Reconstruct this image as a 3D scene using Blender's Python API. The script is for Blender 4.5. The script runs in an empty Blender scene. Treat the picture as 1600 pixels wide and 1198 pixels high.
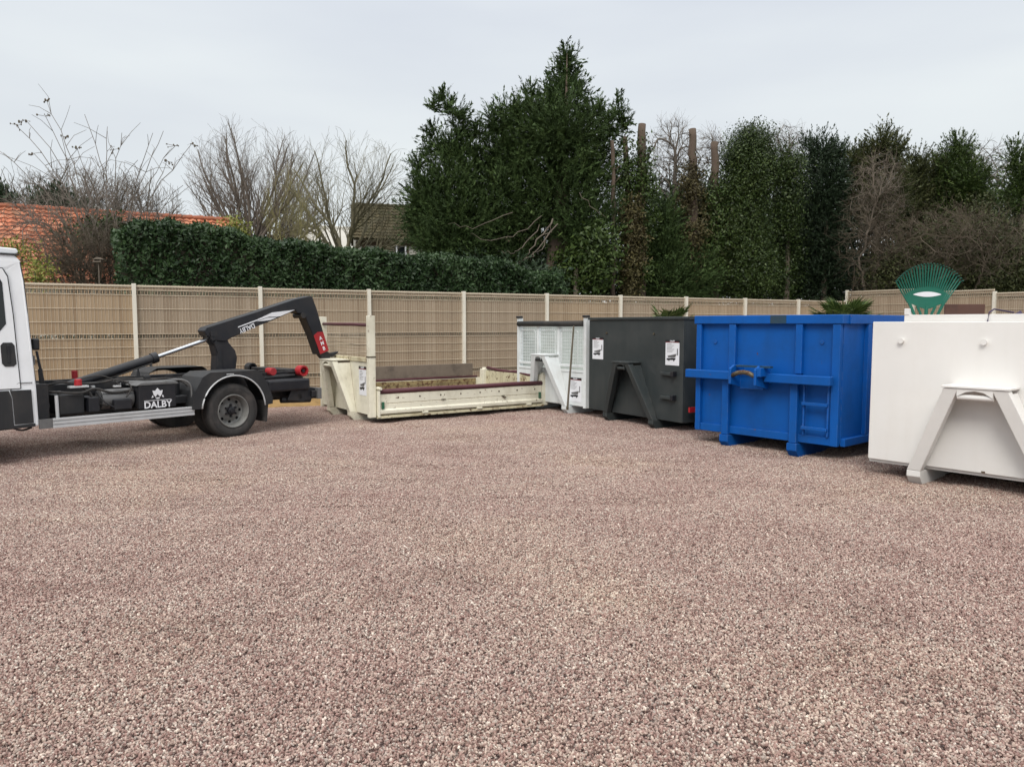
import bpy, bmesh, math, random
import numpy as np
from mathutils import Vector, Matrix
random.seed(7)
rng = np.random.default_rng(11)
R = math.radians
sc = bpy.context.scene
col = sc.collection

# ------------------------------------------------------------------ camera, sky, sun, exposure
CAMH, FPX = 1.5, 1180.0
PITCH = math.atan((599 - 506) / FPX)
cd = bpy.data.cameras.new('camera'); cam = bpy.data.objects.new('camera', cd); col.objects.link(cam)
cd.sensor_width = 36; cd.lens = FPX / 1600 * 36; cd.clip_start = .05; cd.clip_end = 2000
cam.location = (0, 0, CAMH); cam.rotation_euler = (math.pi / 2 - PITCH, 0, 0)
sc.camera = cam

SUN_EL, SUN_AZ = 44, 195          # azimuth: clockwise from +Y
w = bpy.data.worlds.new('World'); sc.world = w; w.use_nodes = True
nt = w.node_tree; nt.nodes.clear()
N = nt.nodes.new; L = nt.links.new
out = N('ShaderNodeOutputWorld'); bg = N('ShaderNodeBackground'); bg.inputs[1].default_value = .1
sky = N('ShaderNodeTexSky'); sky.sky_type = 'NISHITA'; sky.sun_disc = False
sky.sun_elevation = R(SUN_EL); sky.sun_rotation = R(SUN_AZ)
tc = N('ShaderNodeTexCoord'); sp = N('ShaderNodeSeparateXYZ'); L(tc.outputs['Generated'], sp.inputs[0])
# overcast layer: level low in the sky, brighter towards the zenith (as an overcast sky is), soft cloud streaks
gr = N('ShaderNodeValToRGB'); L(sp.outputs['Z'], gr.inputs[0])
e = gr.color_ramp.elements
e[0].position = 0; e[0].color = (.63, .655, .672, 1)
e[1].position = 1; e[1].color = (1.95, 1.93, 1.92, 1)
a = gr.color_ramp.elements.new(.42); a.color = (.655, .685, .722, 1)
a = gr.color_ramp.elements.new(.20); a.color = (.632, .658, .68, 1)
mp = N('ShaderNodeMapping'); mp.inputs['Scale'].default_value = (1.2, 1.2, 5.0); L(tc.outputs['Generated'], mp.inputs[0])
cn = N('ShaderNodeTexNoise'); cn.inputs['Scale'].default_value = 1.3; cn.inputs['Detail'].default_value = 5; cn.inputs['Roughness'].default_value = .45
L(mp.outputs[0], cn.inputs[0])
cr = N('ShaderNodeValToRGB'); L(cn.outputs[0], cr.inputs[0])
cr.color_ramp.elements[0].position = .3; cr.color_ramp.elements[0].color = (.85, .865, .91, 1)
cr.color_ramp.elements[1].position = .7; cr.color_ramp.elements[1].color = (1.06, 1.07, 1.045, 1)
mu = N('ShaderNodeMix'); mu.data_type = 'RGBA'; mu.blend_type = 'MULTIPLY'; mu.inputs[0].default_value = 1
L(gr.outputs[0], mu.inputs[6]); L(cr.outputs[0], mu.inputs[7])
sc10 = N('ShaderNodeVectorMath'); sc10.operation = 'SCALE'; sc10.inputs[3].default_value = 10.0; L(mu.outputs[2], sc10.inputs[0])
mx = N('ShaderNodeMix'); mx.data_type = 'RGBA'; mx.inputs[0].default_value = 0.94
L(sky.outputs[0], mx.inputs[6]); L(sc10.outputs[0], mx.inputs[7])
L(mx.outputs[2], bg.inputs[0]); L(bg.outputs[0], out.inputs[0])

sl = bpy.data.lights.new('sun', 'SUN'); so = bpy.data.objects.new('sun', sl); col.objects.link(so)
sl.energy = 1.5; sl.angle = R(24); sl.color = (1, .955, .89)
sdir = Vector((math.sin(R(SUN_AZ)) * math.cos(R(SUN_EL)), math.cos(R(SUN_AZ)) * math.cos(R(SUN_EL)), math.sin(R(SUN_EL))))
so.rotation_euler = sdir.to_track_quat('Z', 'Y').to_euler()
sc.view_settings.view_transform = 'Standard'; sc.view_settings.look = 'None'
sc.view_settings.exposure = .33; sc.view_settings.gamma = 1; sc.view_settings.use_curve_mapping = False

# ------------------------------------------------------------------ helpers
def at(px, py, Y):
    """world point at forward distance Y seen in the photograph at px, py"""
    f = Vector((0, math.cos(PITCH), -math.sin(PITCH))); u = Vector((0, math.sin(PITCH), math.cos(PITCH)))
    r = f + Vector(((px - 800) / FPX, 0, 0)) + u * ((599 - py) / FPX)
    r = r * (Y / r.y)
    return Vector((r.x, r.y, CAMH + r.z))

def tag(o, label=None, cat=None, group=None, kind=None):
    if label: o['label'] = label
    if cat: o['category'] = cat
    if group: o['group'] = group
    if kind: o['kind'] = kind
    return o

def empty(name, loc=(0, 0, 0), rz=0):
    o = bpy.data.objects.new(name, None); o.location = loc; o.rotation_euler = (0, 0, rz)
    o.empty_display_size = .2; col.objects.link(o); return o

def link(name, me, parent=None):
    o = bpy.data.objects.new(name, me); col.objects.link(o)
    if parent: o.parent = parent
    return o

class MB:
    def __init__(s): s.v = []; s.f = []
    def add(s, vs, fs):
        b = len(s.v); s.v += [tuple(v) for v in vs]; s.f += [tuple(b + i for i in f) for f in fs]; return s
    def box(s, x0, x1, y0, y1, z0, z1):
        return s.add([(x0,y0,z0),(x1,y0,z0),(x1,y1,z0),(x0,y1,z0),(x0,y0,z1),(x1,y0,z1),(x1,y1,z1),(x0,y1,z1)],
                     [(0,3,2,1),(4,5,6,7),(0,1,5,4),(1,2,6,5),(2,3,7,6),(3,0,4,7)])
    def prism(s, poly, axis, a, b):
        """poly of 2D points; axis 'y': (x,z); axis 'x': (y,z); axis 'z': (x,y)"""
        def P(p, t): return (p[0], t, p[1]) if axis == 'y' else ((t, p[0], p[1]) if axis == 'x' else (p[0], p[1], t))
        n = len(poly)
        return s.add([P(p, a) for p in poly] + [P(p, b) for p in poly],
                     [tuple(range(n)), tuple(range(2*n-1, n-1, -1))] + [(i, i+n, (i+1)%n+n, (i+1)%n) for i in range(n)])
    def hexa(s, A, B):
        """8-corner solid from two quads of 3D points"""
        return s.add(list(A) + list(B), [(0,1,2,3),(7,6,5,4),(0,4,5,1),(1,5,6,2),(2,6,7,3),(3,7,4,0)])
    def cyl(s, p0, p1, r0, r1=None, n=12, caps=True):
        if r1 is None: r1 = r0
        p0, p1 = Vector(p0), Vector(p1); d = (p1 - p0).normalized()
        a = d.cross(Vector((0, 0, 1)) if abs(d.z) < .9 else Vector((1, 0, 0))).normalized(); b = d.cross(a)
        vs = []
        for p, r in ((p0, r0), (p1, r1)):
            for i in range(n):
                t = 2*math.pi*i/n; vs.append(p + (a*math.cos(t) + b*math.sin(t))*r)
        fs = [(i, (i+1)%n, (i+1)%n+n, i+n) for i in range(n)]
        if caps: fs += [tuple(range(n-1, -1, -1)), tuple(range(n, 2*n))]
        return s.add(vs, fs)
    def tube(s, pts, r, n=6):
        pts = [Vector(p) for p in pts]; m = len(pts); vs = []
        rr = r if isinstance(r, (list, tuple)) else [r]*m
        for i, p in enumerate(pts):
            d = (pts[min(i+1, m-1)] - pts[max(i-1, 0)]).normalized()
            a = d.cross(Vector((0, 0, 1)) if abs(d.z) < .9 else Vector((1, 0, 0))).normalized(); b = d.cross(a)
            for k in range(n):
                t = 2*math.pi*k/n; vs.append(p + (a*math.cos(t) + b*math.sin(t))*rr[i])
        fs = [(i*n+k, i*n+(k+1)%n, (i+1)*n+(k+1)%n, (i+1)*n+k) for i in range(m-1) for k in range(n)]
        fs += [tuple(range(n-1, -1, -1)), tuple((m-1)*n+k for k in range(n))]
        return s.add(vs, fs)
    def lathe(s, prof, cx, cz, n=32, a0=0, a1=2*math.pi):
        """revolve (radius, y) profile round the y axis through cx, cz"""
        full = abs(a1 - a0 - 2*math.pi) < 1e-6; m = len(prof); k = n if full else n+1
        vs = [(cx + r*math.cos(a0+(a1-a0)*i/n), y, cz + r*math.sin(a0+(a1-a0)*i/n)) for i in range(k) for r, y in prof]
        fs = [(i*m+j, i*m+j+1, ((i+1)%k)*m+j+1, ((i+1)%k)*m+j) for i in range(n) for j in range(m-1)]
        return s.add(vs, fs)
    def ball(s, c, r, n=8, sz=1.0):
        vs = []; m = n//2
        for j in range(1, m):
            t = math.pi*j/m
            for i in range(n):
                p = 2*math.pi*i/n; vs.append((c[0]+r*math.sin(t)*math.cos(p), c[1]+r*math.sin(t)*math.sin(p), c[2]+r*sz*math.cos(t)))
        vs += [(c[0], c[1], c[2]+r*sz), (c[0], c[1], c[2]-r*sz)]
        fs = [(j*n+i, (j+1)*n+i, (j+1)*n+(i+1)%n, j*n+(i+1)%n) for j in range(m-2) for i in range(n)]
        T, B = (m-1)*n, (m-1)*n+1
        fs += [(T, i, (i+1)%n) for i in range(n)] + [(B, (m-2)*n+(i+1)%n, (m-2)*n+i) for i in range(n)]
        return s.add(vs, fs)
    def build(s, name, mat, parent=None, bevel=0, smooth=False, kind=None):
        me = bpy.data.meshes.new(name); me.from_pydata(s.v, [], s.f)
        bm = bmesh.new(); bm.from_mesh(me); bmesh.ops.recalc_face_normals(bm, faces=bm.faces); bm.to_mesh(me); bm.free()
        me.materials.append(mat)
        o = link(name, me, parent)
        if smooth:
            me.polygons.foreach_set('use_smooth', [True]*len(me.polygons))
            if smooth == 'auto': me.set_sharp_from_angle(angle=R(35))
        if bevel:
            b = o.modifiers.new('bevel', 'BEVEL'); b.width = bevel; b.segments = 2; b.limit_method = 'ANGLE'; b.angle_limit = R(40)
        if kind: o['kind'] = kind
        return o

def text(name, body, size, mat, parent, loc, rot, extr=.002, align='CENTER', sx=1.0):
    c = bpy.data.curves.new(name, 'FONT'); c.body = body; c.size = size; c.extrude = extr; c.align_x = align; c.align_y = 'CENTER'
    c.resolution_u = 3; c.offset = size*.018
    t = bpy.data.objects.new('tmp', c); col.objects.link(t)
    bpy.context.view_layer.update()
    me = bpy.data.meshes.new_from_object(t.evaluated_get(bpy.context.evaluated_depsgraph_get()))
    bpy.data.objects.remove(t); me.name = name; me.materials.clear(); me.materials.append(mat)
    o = link(name, me, parent); o.location = loc; o.rotation_euler = rot; o.scale = (sx, 1, 1)
    return o

# ------------------------------------------------------------------ materials
def newmat(name):
    m = bpy.data.materials.new(name); m.use_nodes = True; n = m.node_tree
    b = n.nodes['Principled BSDF']; return m, n, b
def nd(n, t, **kw):
    x = n.nodes.new(t)
    for k, v in kw.items(): setattr(x, k, v)
    return x
def ramp(n, stops):
    r = nd(n, 'ShaderNodeValToRGB'); el = r.color_ramp.elements
    el[0].position, el[0].color = stops[0][0], (*stops[0][1], 1)
    el[1].position, el[1].color = stops[-1][0], (*stops[-1][1], 1)
    for p, c in stops[1:-1]:
        x = el.new(p); x.color = (*c, 1)
    return r
def noise(n, coord, scale, detail=6, rough=.55, sc3=None):
    x = nd(n, 'ShaderNodeTexNoise'); x.inputs['Scale'].default_value = scale
    x.inputs['Detail'].default_value = detail; x.inputs['Roughness'].default_value = rough
    if sc3:
        m = nd(n, 'ShaderNodeMapping'); m.inputs['Scale'].default_value = sc3
        n.links.new(coord, m.inputs[0]); coord = m.outputs[0]
    n.links.new(coord, x.inputs['Vector']); return x
def mixc(n, fac, a, b, mode='MIX'):
    x = nd(n, 'ShaderNodeMix', data_type='RGBA', blend_type=mode)
    for s, v in ((x.inputs[0], fac), (x.inputs[6], a), (x.inputs[7], b)):
        if hasattr(v, 'default_value') or hasattr(v, 'links'): n.links.new(v, s)
        elif isinstance(v, tuple): s.default_value = (*v, 1)
        else: s.default_value = v
    return x.outputs[2]

def paint(name, c, rough=.4, dirt=(.16, .13, .10), amt=.35, rust=0.0, metal=0.0, scale=2.5, bump=.05, spec=.5, streak=.5, edge=None, ew=.7):
    m, n, b = newmat(name); tcn = nd(n, 'ShaderNodeTexCoord'); O = tcn.outputs['Object']
    f1 = noise(n, O, scale, 8, .65)
    r1 = ramp(n, [(.48, (0, 0, 0)), (.78, (amt, amt, amt))]); n.links.new(f1.outputs[0], r1.inputs[0])
    colr = mixc(n, r1.outputs[0], c, dirt)
    f2 = noise(n, O, 9, 5, .6, (1, 1, .12))                      # rain streaks running down
    r2 = ramp(n, [(.5, (0, 0, 0)), (.8, (amt*streak,)*3)]); n.links.new(f2.outputs[0], r2.inputs[0])
    colr = mixc(n, r2.outputs[0], colr, dirt)
    f4 = noise(n, O, .8, 2, .5)
    r4 = ramp(n, [(.3, (.90, .90, .90)), (.7, (1.06, 1.06, 1.06))]); n.links.new(f4.outputs[0], r4.inputs[0])
    colr = mixc(n, 1.0, colr, r4.outputs[0], 'MULTIPLY')
    if rust:
        f3 = noise(n, O, 14, 10, .7)
        r3 = ramp(n, [(.66 - rust*.12, (0, 0, 0)), (.70 - rust*.12, (1, 1, 1))]); n.links.new(f3.outputs[0], r3.inputs[0])
        colr = mixc(n, r3.outputs[0], colr, (.10, .045, .02))
    if edge:
        bv = nd(n, 'ShaderNodeBevel'); bv.samples = 4; bv.inputs['Radius'].default_value = .014; g_ = nd(n, 'ShaderNodeNewGeometry')
        dt = nd(n, 'ShaderNodeVectorMath', operation='DOT_PRODUCT'); n.links.new(bv.outputs[0], dt.inputs[0]); n.links.new(g_.outputs['Normal'], dt.inputs[1])
        re = ramp(n, [(.80, (1, 1, 1)), (.97, (0, 0, 0))]); n.links.new(dt.outputs['Value'], re.inputs[0])
        fe = noise(n, O, 18, 8, .7); rf = ramp(n, [(.42, (0, 0, 0)), (.60, (ew, ew, ew))]); n.links.new(fe.outputs[0], rf.inputs[0])
        me_ = mixc(n, 1.0, re.outputs[0], rf.outputs[0], 'MULTIPLY'); colr = mixc(n, me_, colr, edge)
    n.links.new(colr, b.inputs['Base Color'])
    rr = ramp(n, [(.3, (rough,)*3), (.8, (min(1, rough+.3),)*3)]); n.links.new(f1.outputs[0], rr.inputs[0])
    n.links.new(rr.outputs[0], b.inputs['Roughness'])
    b.inputs['Metallic'].default_value = metal; b.inputs['Specular IOR Level'].default_value = spec
    fb = noise(n, O, 6, 3); bp = nd(n, 'ShaderNodeBump'); bp.inputs['Strength'].default_value = bump; bp.inputs['Distance'].default_value = .02
    n.links.new(fb.outputs[0], bp.inputs['Height']); n.links.new(bp.outputs[0], b.inputs['Normal'])
    return m

M = {}
M['cab_white'] = paint('cab_white', (.80, .82, .84), .28, amt=.12, bump=.01)
M['black_plastic'] = paint('black_plastic', (.015, .016, .018), .5, (.07, .062, .055), .5, bump=.05)
M['black_paint'] = paint('black_paint', (.009, .010, .014), .35, (.05, .042, .036), .45, bump=.03)
M['machine'] = paint('machine_black', (.012, .013, .016), .4, (.06, .05, .042), .7, scale=6)
M['grey_metal'] = paint('grey_metal', (.16, .16, .16), .45, (.06, .05, .045), .6, scale=5, metal=.3)
M['alu'] = paint('aluminium', (.56, .57, .58), .42, (.3, .28, .25), .35, metal=.25, scale=4)
M['chrome'] = paint('chrome_rod', (.62, .64, .66), .16, (.3, .3, .3), .2, metal=1.0)
M['red'] = paint('red_paint', (.38, .014, .020), .4, (.2, .03, .03), .5)
M['white_print'] = paint('white_print', (.78, .79, .82), .5, amt=.08, bump=0)
M['rubber'] = paint('rubber', (.030, .029, .028), .75, (.13, .11, .10), .65, scale=5)
M['rim'] = paint('rim_grey', (.23, .23, .22), .5, (.08, .07, .06), .7, scale=9, metal=.3)
M['glass'], _n, _b = newmat('window_glass'); _b.inputs['Base Color'].default_value = (.01, .012, .014, 1); _b.inputs['Roughness'].default_value = .05
M['cream'] = paint('cream_paint', (.74, .71, .58), .42, (.30, .26, .17), .55, .35, edge=(.22, .13, .07), ew=.75)
M['cream_dirty'] = paint('cream_dirty', (.60, .55, .38), .55, (.22, .15, .06), 1.0, .8, scale=3.5)
M['inner_wood'] = paint('inner_wood', (.30, .23, .11), .8, (.10, .07, .035), 1.0, 1.2, scale=4, bump=.3)
M['maroon'] = paint('maroon_tarp', (.085, .022, .030), .5, (.05, .02, .02), .5, bump=.3)
M['plank'] = paint('grey_plank', (.17, .135, .105), .85, (.07, .055, .045), .9, scale=5, bump=.3)
M['white_bin'] = paint('white_bin_paint', (.765, .75, .72), .38, (.60, .56, .50), .28, bump=.07, scale=1.5, edge=(.42, .38, .32), ew=.5)
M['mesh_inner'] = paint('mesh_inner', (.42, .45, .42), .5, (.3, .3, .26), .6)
M['mesh_white'] = paint('mesh_white', (.72, .75, .75), .4, (.4, .38, .33), .45, edge=(.35, .33, .3), ew=.5)
M['anthracite'] = paint('anthracite_paint', (.027, .034, .035), .42, (.075, .075, .07), .45, bump=.06, scale=2, edge=(.12, .12, .11))
M['blue'] = paint('blue_paint', (.0012, .088, .365), .42, (.008, .05, .15), .5, .03, bump=.10, scale=2.2, spec=.25, edge=(.14, .20, .32))
M['blue_worn'] = paint('blue_worn', (.008, .045, .085), .5, (.03, .04, .04), 1.0, .2)
M['worn_steel'] = paint('worn_steel', (.14, .12, .08), .5, (.06, .04, .03), .8, 1.0, metal=.5)
M['black_tarp'] = paint('black_tarp', (.015, .016, .016), .6, amt=.3, bump=.4)
M['green_plastic'] = paint('green_plastic', (.006, .13, .085), .4, (.02, .09, .06), .3)
M['green_latch'] = paint('green_latch', (.01, .10, .05), .5, amt=.4)
M['crate_wood'] = paint('brown_board', (.11, .055, .04), .8, (.06, .035, .03), .9, scale=5)
M['purple_tarp'] = paint('purple_tarp', (.05, .03, .075), .6, (.02, .02, .05), .7, bump=.4)
M['fence_cream'] = paint('fence_cream', (.74, .70, .60), .45, (.5, .45, .35), .3)
M['wire'] = paint('fence_wire', (.58, .50, .38), .5, (.35, .28, .2), .4)
M['bark'] = paint('bark', (.13, .105, .08), .9, (.06, .07, .03), .8, scale=4, bump=.6)
M['bark_red'] = paint('bark_red', (.105, .075, .056), .9, (.10, .08, .05), .7, scale=4, bump=.6)
M['twig'] = paint('twig_grey', (.15, .125, .105), .9, (.10, .09, .05), .5, bump=0)
M['twig_yellow'] = paint('twig_lichen', (.20, .18, .075), .9, (.13, .12, .05), .5, bump=0)
M['twig_lichen'] = paint('twig_lichen_grey', (.15, .135, .085), .9, (.11, .10, .05), .5, bump=0)
M['twig_brown'] = paint('twig_brown', (.085, .066, .046), .9, (.08, .07, .04), .5, bump=0)
M['twig_pale'] = paint('twig_pale', (.155, .128, .10), .9, (.15, .12, .09), .5, bump=0)
M['wall_pale'] = paint('wall_pale', (.48, .46, .41), .9, (.4, .38, .33), .5)
M['timber'] = paint('timber_dark', (.09, .06, .04), .8, amt=.4)
M['soil'] = paint('ochre_soil', (.34, .215, .085), .95, (.16, .10, .04), .9, scale=5, bump=.8)
M['grass_ground'] = paint('grass_ground', (.06, .07, .03), .95, (.09, .07, .04), .9, scale=1, bump=.5)

def leafmat(name, dark, mid, light, rough=.5, tr=.10):
    m, n, b = newmat(name)
    at_ = nd(n, 'ShaderNodeAttribute', attribute_name='tint')
    r = ramp(n, [(0, dark), (.5, mid), (1, light)]); n.links.new(at_.outputs['Fac'], r.inputs[0])
    n.links.new(r.outputs[0], b.inputs['Base Color']); b.inputs['Roughness'].default_value = rough
    b.inputs['Specular IOR Level'].default_value = .25
    t = nd(n, 'ShaderNodeBsdfTranslucent'); n.links.new(r.outputs[0], t.inputs[0])
    mxs = nd(n, 'ShaderNodeMixShader'); mxs.inputs[0].default_value = tr
    n.links.new(b.outputs[0], mxs.inputs[1]); n.links.new(t.outputs[0], mxs.inputs[2])
    n.links.new(mxs.outputs[0], n.nodes['Material Output'].inputs[0]); return m
LF = {
 'ivy_deep': leafmat('leaf_ivy_deep', (0.015, 0.025, 0.008), (0.036, 0.060, 0.015), (0.081, 0.115, 0.032), .45),
 'cypress': leafmat('leaf_cypress', (0.025, 0.043, 0.013), (0.043, 0.075, 0.020), (0.074, 0.113, 0.033), .75),
 'laurel': leafmat('leaf_laurel', (.014, .030, .011), (.030, .060, .020), (.075, .120, .052), .42, .12),
 'ivy': leafmat('leaf_ivy', (0.026, 0.044, 0.011), (0.046, 0.076, 0.017), (0.090, 0.128, 0.034), .45),
 'ivy_brown': leafmat('leaf_ivy_brown', (0.044, 0.036, 0.016), (0.080, 0.068, 0.028), (0.136, 0.120, 0.048), .6),
 'dark': leafmat('leaf_dark', (0.017, 0.030, 0.015), (0.027, 0.046, 0.022), (0.046, 0.071, 0.038), .5),
 'olive': leafmat('leaf_olive', (0.029, 0.036, 0.012), (0.053, 0.063, 0.020), (0.098, 0.104, 0.039), .6),
 'yellow': leafmat('leaf_yellowgreen', (.10, .12, .02), (.19, .21, .04), (.32, .32, .08), .5),
 'dead': leafmat('leaf_dead', (.06, .035, .02), (.12, .075, .045), (.2, .13, .08), .8),
 'palm': leafmat('leaf_palm', (.03, .055, .015), (.06, .10, .025), (.14, .19, .06), .4),
}

def np_mesh(name, V, F, mat, parent=None, tint=None, kind=None, smooth=False):
    me = bpy.data.meshes.new(name); nv, nf, k = len(V), len(F), F.shape[1]
    me.vertices.add(nv); me.vertices.foreach_set('co', np.ascontiguousarray(V, dtype=np.float32).ravel())
    me.loops.add(nf*k); me.loops.foreach_set('vertex_index', np.ascontiguousarray(F, dtype=np.int32).ravel())
    me.polygons.add(nf); me.polygons.foreach_set('loop_start', np.arange(0, nf*k, k, dtype=np.int32))
    me.polygons.foreach_set('loop_total', np.full(nf, k, dtype=np.int32))
    me.polygons.foreach_set('use_smooth', np.full(nf, bool(smooth)))
    me.update(calc_edges=True)
    if tint is not None:
        a = me.attributes.new('tint', 'FLOAT', 'FACE'); a.data.foreach_set('value', np.clip(tint, 0, 1).astype(np.float32))
    me.materials.append(mat); o = link(name, me, parent)
    if kind: o['kind'] = kind
    return o

def unit(a): return a / np.maximum(np.linalg.norm(a, axis=1, keepdims=True), 1e-9)

def leaf_arrays(blobs, n, size, style='ivy', clump=.28, per=16, shell=2.4, aspect=.45):
    wts = np.array([b[1][0]*b[1][1] + b[1][0]*b[1][2] + b[1][1]*b[1][2] for b in blobs]); wts = wts / wts.sum()
    Vs, Ts = [], []
    for (c, r), wt in zip(blobs, wts):
        c, r = np.array(c, float), np.array(r, float)
        nn = max(220 if style == 'feather' else 40, int(n*wt)); nc = max(8 if style == 'feather' else 4, nn//per)
        d = unit(rng.normal(size=(nc, 3))); u = rng.random(nc)**(1/shell)
        lump = 1 + .13*np.sin(d[:, 0]*7 + c[0]*3) + .12*np.sin(d[:, 2]*9 + c[2]*5) + .10*rng.normal(size=nc)
        cc = c + d*r*(u*lump)[:, None]
        tint_c = .47 + .10*rng.normal() + .23*rng.normal(size=nc)
        idx = rng.integers(0, nc, nn)
        off = np.clip(rng.normal(size=(nn, 3)), -1.7, 1.7)*clump*np.array([1, 1, .8])
        P = cc[idx] + off
        outw = unit(d[idx]*.9 + off/clump*.35)
        if style == 'feather':
            ax = unit(d*.8 + np.array([0, 0, .55]) + .35*rng.normal(size=(nc, 3))); tt = rng.random(nn)
            ln_ = min(clump, .55*float(min(r[0], r[2])) + .07)*(1.6 + 1.6*rng.random(nc))
            lat = unit(rng.normal(size=(nn, 3))); P = cc[idx] + ax[idx]*(ln_[idx]*(tt - .3))[:, None] + lat*(clump*.34*(1 - tt*.75))[:, None]*rng.random((nn, 1))
            A = unit(ax[idx]*1.1 + lat*.75 + np.array([0, 0, -.12]))
        elif style == 'spray':
            A = unit(outw*.7 + np.array([0, 0, .55]) + .45*rng.normal(size=(nn, 3)))
        elif style == 'droop':
            A = unit(outw*.7 + np.array([0, 0, -.35]) + .4*rng.normal(size=(nn, 3)))
        else:
            A = unit(rng.normal(size=(nn, 3)) + np.array([0, 0, -.2]))
        up = unit(outw + np.array([0, 0, .5]) + .6*rng.normal(size=(nn, 3)))
        S = unit(np.cross(A, up))
        l = size*(.55 + .7*rng.random(nn))[:, None]; wd = l*aspect
        V = np.stack([P - A*l*.5, P + S*wd*.5, P + A*l*.5, P - S*wd*.5], 1)
        Vs.append(V.reshape(-1, 3)); Ts.append(tint_c[idx] + .12*rng.normal(size=nn))
    V = np.concatenate(Vs); T = np.concatenate(Ts)
    V[:, 2] = np.maximum(V[:, 2], .02)
    return V, np.arange(len(V)).reshape(-1, 4), T

def foliage(name, blobs, n, size, mat, parent, style='ivy', inner=True, **kw):
    V, F, T = leaf_arrays(blobs, n, size, style, **kw)
    if inner:
        b2 = [(c, (r[0]*.82, r[1]*.82, r[2]*.85)) for c, r in blobs]
        V2, F2, T2 = leaf_arrays(b2, n//4, size*1.45, style, shell=3, aspect=max(.34, kw.get('aspect', .45)))
        F2 = F2 + len(V); V = np.concatenate([V, V2]); F = np.concatenate([F, F2]); T = np.concatenate([T, T2])
    return np_mesh(name, V, F, mat, parent, T, 'stuff')

def seg_mesh(name, P0, P1, R0, R1, mat, parent, sides=3, kind=None):
    P0, P1 = np.array(P0, float), np.array(P1, float); R0, R1 = np.array(R0, float)[:, None], np.array(R1, float)[:, None]
    d = unit(P1 - P0); ref = np.where(np.abs(d[:, 2:3]) < .9, np.array([[0, 0, 1.]]), np.array([[1., 0, 0]]))
    a = unit(np.cross(d, ref)); b = np.cross(d, a); rings = []
    for P, r in ((P0, R0), (P1 + d*R1*.3, R1)):
        for k in range(sides):
            t = 2*math.pi*k/sides; rings.append(P + (a*math.cos(t) + b*math.sin(t))*r)
    V = np.stack(rings, 1); n = len(P0); base = np.arange(n)[:, None]*2*sides
    F = np.concatenate([base + np.array([[k, (k+1) % sides, (k+1) % sides + sides, k + sides]]) for k in range(sides)])
    return np_mesh(name, V.reshape(-1, 3), F, mat, parent, None, kind, smooth=sides > 4)

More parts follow.
